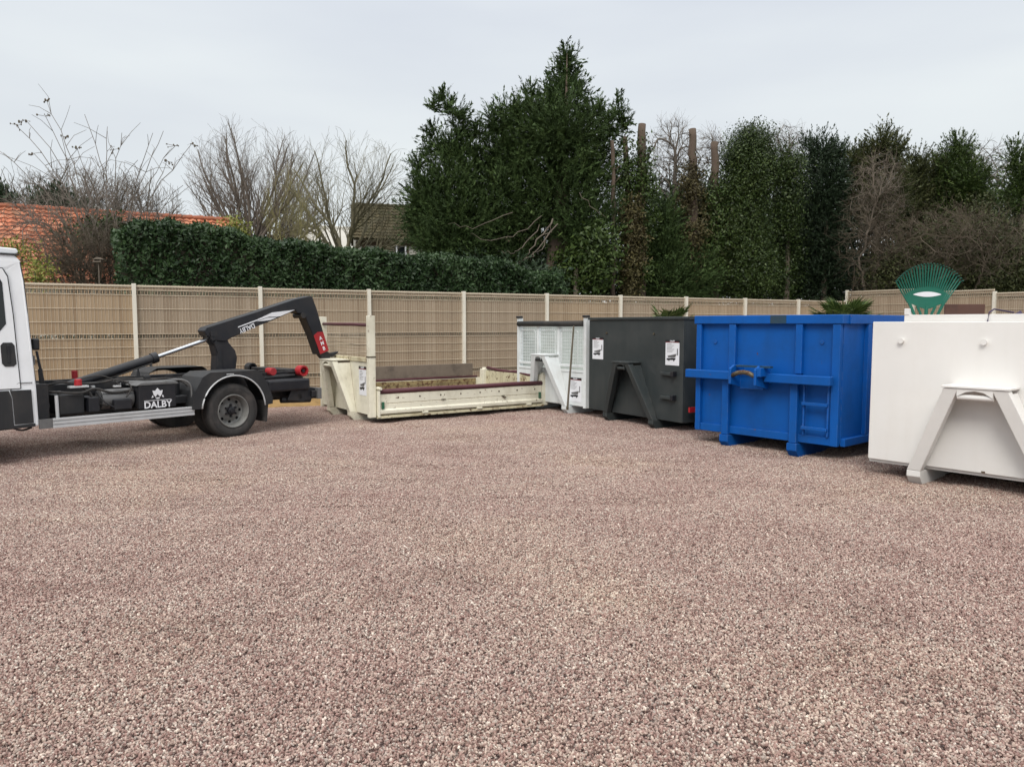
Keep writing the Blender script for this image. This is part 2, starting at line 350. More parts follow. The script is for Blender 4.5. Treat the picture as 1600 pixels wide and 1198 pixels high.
def bare(tips, roots, rtip=.005, power=.42, wob=.06, curl=.9, pen=1.5, fuzz=1.1, flen=.4):
    """grow twigs from a few root polylines to sampled tips; thickness by what each piece carries"""
    pos, par, dr = [], [], []
    for line in roots:
        for i, p in enumerate(line):
            p = np.array(p, float); pos.append(p); par.append(-1 if i == 0 else len(pos)-2)
            dr.append(np.array([0, 0, 1.]) if i == 0 else (p - pos[-2])/max(1e-6, np.linalg.norm(p - pos[-2])))
    base = pos[0].copy()
    far = np.linalg.norm(tips - base, axis=1); lead = min(34, max(8, len(tips)//30))
    topz = max(p_[2] for p_ in pos); ev = (tips[:, 2] - topz)/np.maximum(np.linalg.norm((tips - np.array([0, 0, topz]))[:, :2], axis=1), .05)
    score = far/far.max() + .5*np.clip(ev, -1, 1.2) + .15*rng.normal(size=len(tips))
    first = np.argsort(-score)[:len(tips)//3]; first = rng.permutation(first)[:lead]
    rest = rng.permutation(np.setdiff1d(np.arange(len(tips)), first)); tips = tips[np.concatenate([first, rest])]
    span = far.max(); mx_st = 12
    cap = len(pos) + lead*mx_st + len(tips)*6 + 20
    PA = np.zeros((cap, 3)); DA = np.zeros((cap, 3)); n = len(pos); PA[:n] = pos; DA[:n] = dr; ends = []
    par = par + [0]*(cap - n)
    for ti, t in enumerate(tips):
        v = t - PA[:n]; dist = np.linalg.norm(v, axis=1) + 1e-6
        cs = (v*DA[:n]).sum(1)/dist
        cost = dist*(1 + pen*(1 - cs)) if ti >= lead else dist*(.35 + pen*(1 - cs))
        j = int(np.argmin(cost)); p0 = PA[j].copy(); d0 = DA[j].copy(); dd = dist[j]; prev = j
        st = mx_st if ti < lead else int(min(5, max(2, dd/span*22)))
        if n + st >= cap: break
        side = rng.normal(size=3)*dd*wob
        for k in range(1, st+1):
            q_ = k/st; ctrl = p0 + d0*dd*.45*curl + side
            q = (1-q_)**2*p0 + 2*q_*(1-q_)*ctrl + q_*q_*t
            if k < st: q = q + rng.normal(size=3)*dd/st*wob*1.6
            PA[n] = q; dl = q - PA[prev]; DA[n] = dl/max(1e-6, np.linalg.norm(dl)); par[n] = prev; prev = n; n += 1
        ends.append(prev)
    cnt = np.zeros(n); cnt[ends] = 1
    for i in range(n-1, -1, -1):
        if par[i] >= 0: cnt[par[i]] += cnt[i]
    cnt = np.maximum(cnt, 1); rad = rtip*cnt**power
    ii = np.array([i for i in range(n) if par[i] >= 0]); pp = np.array([par[i] for i in ii])
    rid = np.arange(n)
    for i in range(n):
        if par[i] >= 0: rid[i] = rid[par[i]]
    P0, P1, R0, R1, G = PA[pp], PA[ii], np.minimum(rad[pp], rad[ii]*1.25), rad[ii], rid[ii]
    if fuzz:                                              # short twigs off the thin wood
        thin = np.where(R1 < rtip*1.9)[0]; k = rng.choice(thin, int(len(thin)*fuzz)); d = unit(P1[k] - P0[k]); m = len(k)
        fd = unit(d + .55*rng.normal(size=(m, 3)) + np.array([0, 0, .25])); fl = flen*(.4 + rng.random(m))[:, None]
        a0 = P0[k] + (P1[k] - P0[k])*rng.random((m, 1)); a1 = a0 + fd*fl*.55; a2 = a1 + unit(fd + .3*rng.normal(size=(m, 3)))*fl*.45
        fr = np.full(m, rtip*.62)
        P0 = np.concatenate([P0, a0, a1]); P1 = np.concatenate([P1, a1, a2]); R0 = np.concatenate([R0, fr, fr*.8]); R1 = np.concatenate([R1, fr*.8, fr*.5]); G = np.concatenate([G, rid[ii][k], rid[ii][k]])
    return P0, P1, R0, R1, G

def ell_tips(c, r, n, shell=3.0):
    d = unit(rng.normal(size=(n, 3))); u = rng.random(n)**(1/shell)
    return np.array(c) + d*np.array(r)*u[:, None]

# ------------------------------------------------------------------ ground
def ground_sheet(name, pts, z, mat):
    me = bpy.data.meshes.new(name); me.from_pydata([(x, y, z) for x, y in pts], [], [tuple(range(len(pts)))])
    me.materials.append(mat); o = link(name, me); o['kind'] = 'structure'; return o
ground_sheet('ground', [(-900, -300), (900, -300), (900, 1500), (-900, 1500)], -.03, M['grass_ground'])

FP0 = Vector((-6.33, 12.72)); FD = Vector((math.cos(R(29.8)), math.sin(R(29.8)))); FS = 2.04     # fence line: post 0, direction, spacing
FN = Vector((-FD.y, FD.x))                                                                        # points behind the fence
def fpt(k, off=0): p = FP0 + FD*FS*k + FN*off; return p
CORNER = fpt(9); FD2 = -FN

def gravel_material():
    m, n, b = newmat('gravel_stones')
    at_ = nd(n, 'ShaderNodeAttribute', attribute_name='srand')
    geo = nd(n, 'ShaderNodeNewGeometry'); P = geo.outputs['Position']
    # stones: red-brown, pink, beige, pale and dark grey ones mixed
    r = ramp(n, [(0, (.14, .095, .082)), (.12, (.24, .150, .130)), (.3, (.345, .230, .200)), (.48, (.31, .240, .210)),
                 (.62, (.44, .335, .290)), (.78, (.54, .445, .380)), (.90, (.33, .290, .262)), (1, (.74, .67, .59))])
    n.links.new(at_.outputs['Fac'], r.inputs[0])
    n1 = noise(n, P, .35, 5, .6); r1 = ramp(n, [(.3, (.90, .82, .82)), (.5, (1, .985, .97)), (.70, (1.10, 1.09, 1.00))]); n.links.new(n1.outputs[0], r1.inputs[0])
    n2 = noise(n, P, .9, 7, .65, (1, 2.2, 1)); r2 = ramp(n, [(.30, (.81, .76, .74)), (.46, (.97, .94, .93)), (.6, (1.02, 1.01, 1.0)), (.8, (1.06, 1.06, 1.02))]); n.links.new(n2.outputs[0], r2.inputs[0])
    c = mixc(n, 1.0, r.outputs[0], r1.outputs[0], 'MULTIPLY'); c = mixc(n, 1.0, c, r2.outputs[0], 'MULTIPLY')
    n3 = noise(n, P, 260, 3); r3 = ramp(n, [(.3, (.82, .82, .82)), (.7, (1.12, 1.12, 1.12))]); n.links.new(n3.outputs[0], r3.inputs[0])
    c = mixc(n, 1.0, c, r3.outputs[0], 'MULTIPLY')
    n.links.new(c, b.inputs['Base Color']); b.inputs['Roughness'].default_value = .72; b.inputs['Specular IOR Level'].default_value = .35
    return m
def gravel_bed_material():
    m, n, b = newmat('gravel_bed')
    geo = nd(n, 'ShaderNodeNewGeometry'); v = nd(n, 'ShaderNodeTexVoronoi'); v.inputs['Scale'].default_value = 75
    n.links.new(geo.outputs['Position'], v.inputs['Vector'])
    sp_ = nd(n, 'ShaderNodeSeparateColor'); n.links.new(v.outputs['Color'], sp_.inputs[0])
    r = ramp(n, [(0, (.11, .07, .065)), (.35, (.25, .16, .145)), (.6, (.33, .24, .21)), (.85, (.42, .34, .29)), (1, (.6, .54, .48))])
    n.links.new(sp_.outputs[0], r.inputs[0]); n.links.new(r.outputs[0], b.inputs['Base Color'])
    bp = nd(n, 'ShaderNodeBump'); bp.invert = True; bp.inputs['Distance'].default_value = .01; n.links.new(v.outputs['Distance'], bp.inputs['Height'])
    n.links.new(bp.outputs[0], b.inputs['Normal']); b.inputs['Roughness'].default_value = .8
    return m
M['gravel'] = gravel_material(); M['gravel_bed'] = gravel_bed_material()

p_l = fpt(-9, -.02); p_c = fpt(9, -.02); p_r = CORNER + FD2*14
ground_sheet('gravel_yard', [(-30, -12), (p_r.x + 6, -12), (p_r.x, p_r.y), (p_c.x, p_c.y), (p_l.x, p_l.y), (-30, p_l.y - 2)], -.012, M['gravel_bed'])

def inside_yard(x, y):
    d = Vector((x, y)) - FP0
    if d.dot(FN) > -.2: return False
    c2 = Vector((x, y)) - CORNER
    return c2.dot(FD) < -.15
def yard_height(x, y):
    """low swells, raked ripples and old wheel tracks in the gravel"""
    h = .004*math.sin(x*.9 + y*.5) + .003*math.sin(x*.37 - y*1.3 + 2) + .0035*math.sin(1.7*x + 2.1*y)
    h += .0024*math.sin(2.9*x - 4.3*y + 1.5*math.sin(x*.8)) + .0022*math.sin(5.3*x + 3.1*y + 2*math.sin(y*.9))
    for cx_, cy_, r0 in ((-9.5, -4.5, 13.2), (-9.5, -4.5, 14.9), (9.5, 17.5, 11.2), (9.5, 17.5, 12.9), (-2.0, 24.0, 16.4), (-2.0, 24.0, 18.0)):
        d = math.hypot(x - cx_, y - cy_) - r0
        h += -.009*math.exp(-(d/.19)**2) + .004*math.exp(-((abs(d) - .36)/.16)**2)
    return h + .004
CELL = .25
def gravel_stones():
    pts, rots = [], []; rr = random.Random(3)
    y = .75
    while y < 23:
        xm = .74*y + 2.2; x = -math.ceil(xm/CELL)*CELL
        while x <= xm:
            if inside_yard(x, y):
                z = yard_height(x, y); e_ = .1
                gx = (yard_height(x+e_, y) - yard_height(x-e_, y))/(2*e_); gy = (yard_height(x, y+e_) - yard_height(x, y-e_))/(2*e_)
                nz = Vector((-gx, -gy, 1)).normalized()
                q = Vector((0, 0, 1)).rotation_difference(nz).to_matrix() @ Matrix.Rotation(rr.randrange(4)*math.pi/2, 3, 'Z')
                pts.append((x, y, z)); rots.append(tuple(q.to_euler()))
            x += CELL
        y += CELL
    me = bpy.data.meshes.new('gravel'); me.from_pydata(pts, [], [])
    ra = me.attributes.new('rot', 'FLOAT_VECTOR', 'POINT'); ra.data.foreach_set('vector', np.array(rots, dtype=np.float32).ravel())
    o = link('gravel', me)
    tag(o, 'loose pinkish brown crushed gravel covering the whole yard', 'gravel', kind='stuff')
    g = bpy.data.node_groups.new('gravel_scatter', 'GeometryNodeTree')
    g.interface.new_socket('Geometry', in_out='INPUT', socket_type='NodeSocketGeometry')
    g.interface.new_socket('Geometry', in_out='OUTPUT', socket_type='NodeSocketGeometry')
    A = g.nodes.new; K = g.links.new
    gi, go = A('NodeGroupInput'), A('NodeGroupOutput')
    gti = A('GeometryNodeGeometryToInstance')
    for s in range(8):
        grid = A('GeometryNodeMeshGrid'); grid.inputs[0].default_value = CELL; grid.inputs[1].default_value = CELL
        grid.inputs[2].default_value = 2; grid.inputs[3].default_value = 2
        dp = A('GeometryNodeDistributePointsOnFaces'); dp.distribute_method = 'RANDOM'
        dp.inputs['Density'].default_value = 15500; dp.inputs['Seed'].default_value = s*7 + 1
        K(grid.outputs[0], dp.inputs['Mesh'])
        ico = A('GeometryNodeMeshIcoSphere'); ico.inputs[0].default_value = .0067; ico.inputs[1].default_value = 1
        rot = A('FunctionNodeRandomValue'); rot.data_type = 'FLOAT_VECTOR'; rot.inputs[1].default_value = (6.28, 6.28, 6.28); rot.inputs['Seed'].default_value = 10 + s
        scl = A('FunctionNodeRandomValue'); scl.data_type = 'FLOAT_VECTOR'; scl.inputs[0].default_value = (.50, .45, .35); scl.inputs[1].default_value = (1.45, 1.2, .95); scl.inputs['Seed'].default_value = 20 + s
        iop = A('GeometryNodeInstanceOnPoints'); K(dp.outputs[0], iop.inputs['Points']); K(ico.outputs[0], iop.inputs['Instance'])
        K(rot.outputs[0], iop.inputs['Rotation']); K(scl.outputs[0], iop.inputs['Scale'])
        rz = A('FunctionNodeRandomValue'); rz.data_type = 'FLOAT_VECTOR'; rz.inputs[0].default_value = (0, 0, .000); rz.inputs[1].default_value = (0, 0, .012); rz.inputs['Seed'].default_value = 40 + s
        tr = A('GeometryNodeTranslateInstances'); K(iop.outputs[0], tr.inputs[0]); K(rz.outputs[0], tr.inputs['Translation']); tr.inputs['Local Space'].default_value = False
        sr = A('FunctionNodeRandomValue'); sr.data_type = 'FLOAT'; sr.inputs['Seed'].default_value = 30 + s
        st = A('GeometryNodeStoreNamedAttribute'); st.data_type = 'FLOAT'; st.domain = 'INSTANCE'; st.inputs['Name'].default_value = 'srand'
        K(tr.outputs[0], st.inputs[0])
        K([x for x in sr.outputs if x.enabled][0], [x for x in st.inputs if x.name == 'Value' and x.enabled][0])
        rl = A('GeometryNodeRealizeInstances'); K(st.outputs[0], rl.inputs[0])
        sm = A('GeometryNodeSetMaterial'); sm.inputs['Material'].default_value = M['gravel']; K(rl.outputs[0], sm.inputs[0])
        K(sm.outputs[0], gti.inputs[0])
    m2p = A('GeometryNodeMeshToPoints'); K(gi.outputs[0], m2p.inputs[0])
    big = A('GeometryNodeInstanceOnPoints'); K(m2p.outputs[0], big.inputs['Points']); K(gti.outputs[0], big.inputs['Instance'])
    big.inputs['Pick Instance'].default_value = True
    ri = A('FunctionNodeRandomValue'); ri.data_type = 'INT'; ri.inputs['Seed'].default_value = 3
    io = [x for x in ri.inputs if x.enabled]; io[0].default_value = 0; io[1].default_value = 7
    K([x for x in ri.outputs if x.enabled][0], big.inputs['Instance Index'])
    na = A('GeometryNodeInputNamedAttribute'); na.data_type = 'FLOAT_VECTOR'; na.inputs['Name'].default_value = 'rot'
    K([x for x in na.outputs if x.enabled][0], big.inputs['Rotation'])
    K(big.outputs[0], go.inputs[0])
    md = o.modifiers.new('scatter', 'NODES'); md.node_group = g
gravel_stones()

# soil bank along the foot of the fence
mb = MB(); prof = []
for i in range(0, 61):
    k = -3 + 12*i/60
    for j, (off, z) in enumerate(((-.62, -.01), (-.42, .05), (-.2, .11), (.04, .13), (.3, .12))):
        p = fpt(k, off + .05*math.sin(i*2.3 + j)); mb.v.append((p.x, p.y, z + .015*math.sin(i*3.7 + j*1.9)))
for i in range(60):
    for j in range(4): mb.f.append((i*5+j, (i+1)*5+j, (i+1)*5+j+1, i*5+j+1))
mb.build('soil_bank', M['soil'], kind='structure')

# ------------------------------------------------------------------ fence of mesh panels with slats
def slat_material():
    m, n, b = newmat('fence_slats'); a_ = nd(n, 'ShaderNodeAttribute', attribute_name='tint')
    oi = nd(n, 'ShaderNodeObjectInfo'); geo = nd(n, 'ShaderNodeNewGeometry')
    r = ramp(n, [(0, (.275, .205, .140)), (.5, (.335, .258, .180)), (1, (.40, .320, .235))]); n.links.new(a_.outputs['Fac'], r.inputs[0])
    r2 = ramp(n, [(0, (.90, .93, .99)), (1, (1.06, 1.0, .90))]); n.links.new(oi.outputs['Random'], r2.inputs[0])
    c = mixc(n, 1.0, r.outputs[0], r2.outputs[0], 'MULTIPLY')
    nn = noise(n, geo.outputs['Position'], .9, 6, .6); r3 = ramp(n, [(.3, (.93, .93, .93)), (.7, (1.05, 1.04, 1.03))]); n.links.new(nn.outputs[0], r3.inputs[0])
    c = mixc(n, 1.0, c, r3.outputs[0], 'MULTIPLY')
    n.links.new(c, b.inputs['Base Color']); b.inputs['Roughness'].default_value = .6; b.inputs['Specular IOR Level'].default_value = .3; return m
M['slats'] = slat_material()
PW, PH = 1.98, 1.985      # panel width and height; its foot is at z .15
def panel_meshes():
    bands = [(0.36, .422), (1.11, 1.172), (1.84, 1.905)]
    segs = []; z = 0.0
    for a0, a1 in bands: segs.append((z, a0, 1)); segs.append((a0, a1, 0)); z = a1
    segs.append((z, PH - .02, 1))
    V, F, T = [], [], []; ns = 39; pitch = PW/ns
    for i in range(ns):
        x = (i + .5)*pitch; t = .5 + .17*random.gauss(0, 1); yo = random.uniform(-.0015, .0015)
        for z0, z1, full in segs:
            hw = pitch*.475 if full else pitch*.17; yy = yo - (0 if full else .008); b = len(V)
            for px_, py_ in ((x-hw, yy-.004), (x+hw, yy-.004), (x+hw, yy+.004), (x-hw, yy+.004)): V.append((px_, py_, z0 + .001)); V.append((px_, py_, z1 - .001))
            F += [(b, b+2, b+3, b+1), (b+2, b+4, b+5, b+3), (b+4, b+6, b+7, b+5), (b+6, b, b+1, b+7), (b+1, b+3, b+5, b+7), (b, b+6, b+4, b+2)]
            T += [t + random.uniform(-.05, .05)]*6
    P0, P1 = [], []
    for i in range(ns+1):
        P0.append((i*pitch, -.011, 0)); P1.append((i*pitch, -.011, PH + .02))
    for z in (.02, .20, .35, .43, .62, .80, .96, 1.10, 1.18, 1.38, 1.60, 1.83, 1.91, PH-.01):
        P0.append((0, -.019, z)); P1.append((PW, -.019, z))
    return V, F, T, P0, P1
def make_panel(parent, variant):
    V, F, T, P0, P1 = panel_meshes()
    pn = seg_mesh('panel', P0, P1, [.0028]*(len(P0)-14) + [.0048]*14, [.0028]*(len(P0)-14) + [.0048]*14, M['wire'], parent, 4)
    sl_ = np_mesh('slats', np.array(V), np.array(F), M['slats'], pn, np.array(T), 'stuff')
    cap = MB().box(0, PW, -.02, .02, PH-.02, PH+.012).build('top_trim', M['wire'], pn)
    return pn
def copy_part(o, parent):
    c = o.copy(); col.objects.link(c); c.parent = parent
    for ch in o.children: copy_part(ch, c)
    return c
def make_post(parent):
    return MB().box(-.032, .032, -.045, .045, 0, 2.04).build('post', M['fence_cream'], parent, bevel=.004)

fence = empty('mesh_fence', (fpt(-4).x, fpt(-4).y, 0), R(29.8))
tag(fence, 'long cream mesh fence with tan slats in front of the hedge and tall trees', 'fence')
protos = []
for i in range(13):
    if i < 4: pn = make_panel(fence, i); protos.append(pn)
    else: pn = copy_part(protos[(i*7) % 4], fence)
    pn.location = (i*FS + .03, 0, .15)
post0 = make_post(fence)
for i in range(14):
    po = post0 if i == 0 else copy_part(post0, fence)
    po.location = (i*FS, -.03 if i < 13 else 0, .13 + (0 if i < 13 else .0))
fence2 = empty('mesh_fence', (CORNER.x, CORNER.y, 0), math.atan2(FD2.y, FD2.x))
tag(fence2, 'raised second run of the slatted mesh fence behind the green rake, right of the corner', 'fence')
for i in range(5):
    pn = copy_part(protos[(i*5 + 1) % 4], fence2); pn.location = (i*FS + .05, 0, .43 - .09*i)
    po = copy_part(post0, fence2); po.location = (i*FS, 0, .42 - .09*i)
    if i == 0: po.location = (0.04, 0, .42)
mb = MB(); q0 = CORNER - FD*.05 + FD2*.1; q1 = CORNER - FD*.05 + FD2*10
mb.hexa([(q0.x, q0.y, -.02), (q1.x, q1.y, -.02), (q1.x, q1.y, .0), (q0.x, q0.y, .42)],
        [(q0.x+12*FD.x, q0.y+12*FD.y, -.02), (q1.x+12*FD.x, q1.y+12*FD.y, -.02), (q1.x+12*FD.x, q1.y+12*FD.y, .0), (q0.x+12*FD.x, q0.y+12*FD.y, .42)])
mb.build('raised_bank', M['grass_ground'], kind='structure')

# ------------------------------------------------------------------ houses beyond the fence
def tile_roof(name, parent, x0, x1, rows, tilt_len, mat, tw=.21, row=.20, wav=.022):
    """tiles lying on a slope; local x along the ridge, y down the slope, z its normal"""
    V, F, T = [], [], []; nc = int((x1-x0)/tw)
    for j in range(rows):
        y0 = j*row
        for i in range(nc):
            xa = x0 + i*tw + random.uniform(-.006, .006); t = .5 + .25*random.gauss(0, 1); b = len(V); lift = random.uniform(0, .008)
            for yy, zz in ((y0, 0), (y0+row*1.08, .035 + lift)):
                for q in range(5):
                    V.append((xa + tw*q/4, yy, zz + wav*math.cos(math.pi*2*q/4)))
            for q in range(5): V.append((xa + tw*q/4, y0+row*1.08, lift - .01 + wav*math.cos(math.pi*2*q/4)))
            for q in range(4):
                F.append((b+q, b+q+1, b+5+q+1, b+5+q)); F.append((b+5+q, b+5+q+1, b+10+q+1, b+10+q)); T += [t, t]
    return np_mesh(name, np.array(V), np.array(F), mat, parent, np.array(T), 'stuff')
def tile_mat(name, a, b_, c, moss=0):
    m, n, b = newmat(name); t = nd(n, 'ShaderNodeAttribute', attribute_name='tint'); r = ramp(n, [(0, a), (.5, b_), (1, c)])
    n.links.new(t.outputs['Fac'], r.inputs[0]); geo = nd(n, 'ShaderNodeNewGeometry')
    nn = noise(n, geo.outputs['Position'], 1.6, 7, .65); r3 = ramp(n, [(.42, (0, 0, 0)), (.75, (.6, .6, .6))]) ; n.links.new(nn.outputs[0], r3.inputs[0])
    cc = mixc(n, r3.outputs[0], r.outputs[0], (.13, .085, .045) if not moss else (.045, .05, .015))
    n.links.new(cc, b.inputs['Base Color']); b.inputs['Roughness'].default_value = .85; return m
M['tile'] = tile_mat('clay_tiles', (.34, .10, .050), (.50, .170, .085), (.62, .28, .165))
M['mossy'] = tile_mat('mossy_roof', (.040, .031, .013), (.058, .045, .019), (.080, .062, .028), 1)

def house(px0, Y0, px1, Y1, ridge_py, pitch, slope_len, mat, label, name='house', depth=7, timber=False, cat='house', rows=None):
    A = at(px0, ridge_py, Y0); B = at(px1, ridge_py, Y1); zr = A.z
    d = Vector((B.x - A.x, B.y - A.y)); Ln = d.length; ang = math.atan2(d.y, d.x)
    h = empty(name, (A.x, A.y, 0), ang); tag(h, label, cat)
    run, drop = slope_len*math.cos(pitch), slope_len*math.sin(pitch); ze = zr - drop
    MB().prism([(0, 0), (Ln, 0), (Ln, ze + .15), (0, ze + .15)], 'y', -run + .35, run - .35).build('wall', M['wall_pale'], h)
    for x in (0.02, Ln-.2): MB().prism([(-run+.3, ze+.152), (run-.3, ze+.152), (0, zr-.16)], 'x', x, x+.18).build('gable', M['wall_pale'], h)
    rows = rows or int(slope_len/.2)
    rt = tile_roof('roof_tiles', h, -.15, Ln+.15, rows, slope_len, mat)
    rt.location = (0, 0, zr); rt.rotation_euler = (math.pi - 0, 0, 0)
    # slope frame: local y runs down towards the camera
    rt.rotation_euler = Matrix(((1, 0, 0), (0, -math.cos(pitch), -math.sin(pitch)), (0, -math.sin(pitch), math.cos(pitch)))).to_euler() if False else (0, 0, 0)
    rt.matrix_local = Matrix(((1, 0, 0, 0), (0, -math.cos(pitch), -math.sin(pitch), 0), (0, -math.sin(pitch), math.cos(pitch), zr), (0, 0, 0, 1)))
    bs = MB()
    bs.hexa([(-.1, 0, zr-.02), (Ln+.1, 0, zr-.02), (Ln+.1, -run, ze-.02), (-.1, -run, ze-.02)], [(-.1, 0, zr-.14), (Ln+.1, 0, zr-.14), (Ln+.1, -run, ze-.14), (-.1, -run, ze-.14)])
    bs.hexa([(-.1, 0.01, zr-.02), (Ln+.1, .01, zr-.02), (Ln+.1, run, ze-.02), (-.1, run, ze-.02)], [(-.1, .01, zr-.14), (Ln+.1, .01, zr-.14), (Ln+.1, run, ze-.14), (-.1, run, ze-.14)])
    bs.build('roof_deck', mat, h)
    rc = MB()
    for i in range(int(Ln/.35)+1): rc.cyl((i*.35-.1, 0, zr+.0), (i*.35+.26, 0, zr+.015), .085, .1, 8)
    rc.build('ridge_tiles', mat, h)
    return h, Ln, run, zr, ze
h, Ln, run, zr, ze = house(4, 24, 366, 27.4, 322, R(44), 3.4, M['tile'], 'long low house with an orange clay tile roof behind the hedge')
MB().prism([(-run-.05, ze-.1), (-run-.05, ze+.12), (0, zr+.1), (0, zr-.14)], 'x', -.28, -.14).build('verge_board', M['wall_pale'], h)
MB().ball((2.6, -.02, zr+.12), .09).build('ridge_ball', M['wall_pale'], h)
MB().box(.5, 1.0, 1.2, 1.7, ze, zr+.25).build('chimney', M['wall_pale'], h) if False else None

h, Ln, run, zr, ze = house(553, 36, 835, 38.2, 320, R(50), 2.15, M['mossy'], 'half-timbered cottage with a mossy brown roof left of the big conifer', rows=11)
for i in range(9):
    x = .35 + i*1.0
    MB().box(x-.07, x+.07, -run+.31, -run+.349, .2, ze).build('timber_post', M['timber'], h)
for z in (3.7, ze-.25): MB().box(0, Ln, -run+.29, -run+.308, z-.08, z+.08).build('timber_rail', M['timber'], h)
for x in (1.85, 4.85):
    wdw = MB().box(x-.4, x+.4, -run+.26, -run+.30, 4.0, 5.05).build('window', M['glass'], h)
    f_ = MB()
    for a0, a1, b0, b1 in ((x-.45, x-.38, 3.95, 5.1), (x+.38, x+.45, 3.95, 5.1), (x-.03, x+.03, 3.95, 5.1), (x-.38, x-.03, 3.95, 4.02), (x+.03, x+.38, 3.95, 4.02)): f_.box(a0, a1, -run+.22, -run+.28, b0, b1)
    f_.build('window_frame', M['white_print'], wdw)
hp, Ln, run, zr, ze = house(455, 58, 560, 60, 352, R(40), 3.2, M['wall_pale'], 'pale distant house seen through bare trees left of the mossy cottage', rows=1)

# ------------------------------------------------------------------ trees and plants beyond the fence
def tree_root(name, px, Y, label, cat='tree', group=None):
    p = at(px, 500, Y); r = empty(name, (0, 0, 0)); tag(r, label, cat, group); r.location = (p.x, p.y, 0); return r, p
def rel(blobs, p): return [((c[0]-p.x, c[1]-p.y, c[2]), r) for c, r in blobs]
def blob(px, py, Y, rx, rz, ry=None):
    """crown blob centred at a pixel; radii given in photo pixels"""
    c = at(px, py, Y); s = Y/FPX; return ((c.x, c.y, c.z), (rx*s, (ry or rx*.8)*s, rz*s))
def trunk(parent, pts, r, mat, name='trunk', sides=8):
    m, rr = len(pts), r if isinstance(r, (list, tuple)) else None
    rr = rr or [r*(1-.5*i/(m-1)) for i in range(m)]
    mb = MB(); mb.tube(pts, rr, sides); return mb.build(name, mat, parent, smooth=True)
def bare_tree(name, px, Y, base_z, crown, n, label, mat, roots=None, cat='tree', rtip=.006, group=None, **kw):
    r, p = tree_root(name, px, Y, label, cat, group)
    tips = np.concatenate([ell_tips(np.array(c) - np.array([p.x, p.y, 0]), rr, int(n*wt), sh) for c, rr, wt, sh in crown])
    tips = tips[tips[:, 2] > base_z*.6]
    roots = roots or [[(0, 0, 0), (.03, 0, base_z*.5), (0, .02, base_z)]]
    P0, P1, R0, R1, G = bare(tips, roots, rtip, **kw)
    thick = R1 > rtip*3.2
    for g_ in np.unique(G[thick]):
        t_ = thick & (G == g_); seg_mesh('trunk' if len(roots) == 1 else 'stem', P0[t_], P1[t_], R0[t_], R1[t_], mat, r, 7)
    seg_mesh('twigs', P0[~thick], P1[~thick], R0[~thick], R1[~thick], mat, r, 3, 'stuff')
    return r, p
def fan_tree(name, px, Y, crown_px, fork, n_limbs, label, mat, seed, spread=1.15, up=.35, wob=.05, r0=.11, step=.34, l2=.30, thin=.0042, group=None):
    """trunk forking low into long rising limbs, side branches and fine twigs, ended by the crown outline"""
    rd = random.Random(seed); r, p = tree_root(name, px, Y, label, 'tree', group)
    c, rr = blob(*crown_px[:2], Y, crown_px[2], crown_px[3]); cen = Vector((c[0]-p.x, c[1]-p.y, c[2])); ra = Vector(rr)
    segs = []
    def inside(q, k=1.0):
        d = q - cen; return (d.x/ra.x)**2 + (d.y/ra.y)**2 + (d.z/ra.z if d.z > 0 else d.z/(ra.z*1.15))**2 < k
    def grow(q, d, ln, rad, lev, stp):
        n_ = max(2, int(ln/stp)); q = q.copy(); side = 1; st0 = q.copy()
        for i in range(n_):
            d = (d + Vector((rd.gauss(0, wob), rd.gauss(0, wob), rd.gauss(0, wob*.6) + up*stp*.35))).normalized(); q2 = q + d*stp
            r1 = max(thin*.7, rad*(1 - .80*(i+1)/n_)); r0_ = max(thin*.7, rad*(1 - .80*i/n_))
            segs.append((tuple(q), tuple(q2), r0_, r1, lev))
            if lev < 3 and (i > 0 or lev > 0) and not (lev == 2 and rd.random() < .35):
                ax = d.cross(Vector((rd.gauss(0, 1), rd.gauss(0, 1), rd.gauss(0, .5)))).normalized(); an = rd.uniform(.35, .85)*side; side = -side
                dd = (d*math.cos(an) + ax*math.sin(an) + Vector((0, 0, .18))).normalized()
                rem = ln*(1 - i/n_)
                grow(q2, dd, (max(.5, rem*rd.uniform(.38, .62)) if lev == 0 else rd.uniform(.8, 1.5)*(1.0 if lev == 1 else .5))*1.0, max(thin, r1*(.55 if lev == 0 else .6)), lev + 1, stp*(.85 if lev < 2 else .8))
            q = q2
            if not inside(q, (.80 if lev == 0 else .98) + .10*rd.random()) and (lev > 0 or (q - st0).length > 1.2): break
    base = [Vector((0, 0, 0)), Vector((.03, 0, fork*.5)), Vector((0, 0, fork))]
    tr = [r0*1.25, r0*1.1, r0]
    MB().tube(base, tr, 9).build('trunk', mat, r, smooth=True)
    for k in range(n_limbs):
        t = (k + .5)/n_limbs*2 - 1; an = t*spread; az = rd.uniform(-.9, .9) + (math.pi if rd.random() < .5 else 0)
        d = Vector((math.sin(an), math.sin(az)*.35*math.cos(an*.5), math.cos(an))).normalized(); st = Vector((0, 0, fork - .25*rd.random()*min(1.5, fork)))
        reach = 2.0*max(ra.x, ra.z, (cen.z + ra.z - fork)*.6)
        grow(st, d, reach*rd.uniform(.8, 1.0), r0*rd.uniform(.42, .60), 0, step)
    A_ = lambda i, f: [x[i] for x in segs if f(x[4])]
    for nm, f, sd, kd in (('limbs', lambda l: l == 0, 6, 'stuff'), ('twigs', lambda l: l > 0, 3, 'stuff')):
        seg_mesh(nm, A_(0, f), A_(1, f), A_(2, f), A_(3, f), mat, r, sd, kd)
    return r
def B(px, py, Y, rx, rz, wt=1.0, shell=3.0):
    c, r = blob(px, py, Y, rx, rz); return (c, r, wt, shell)

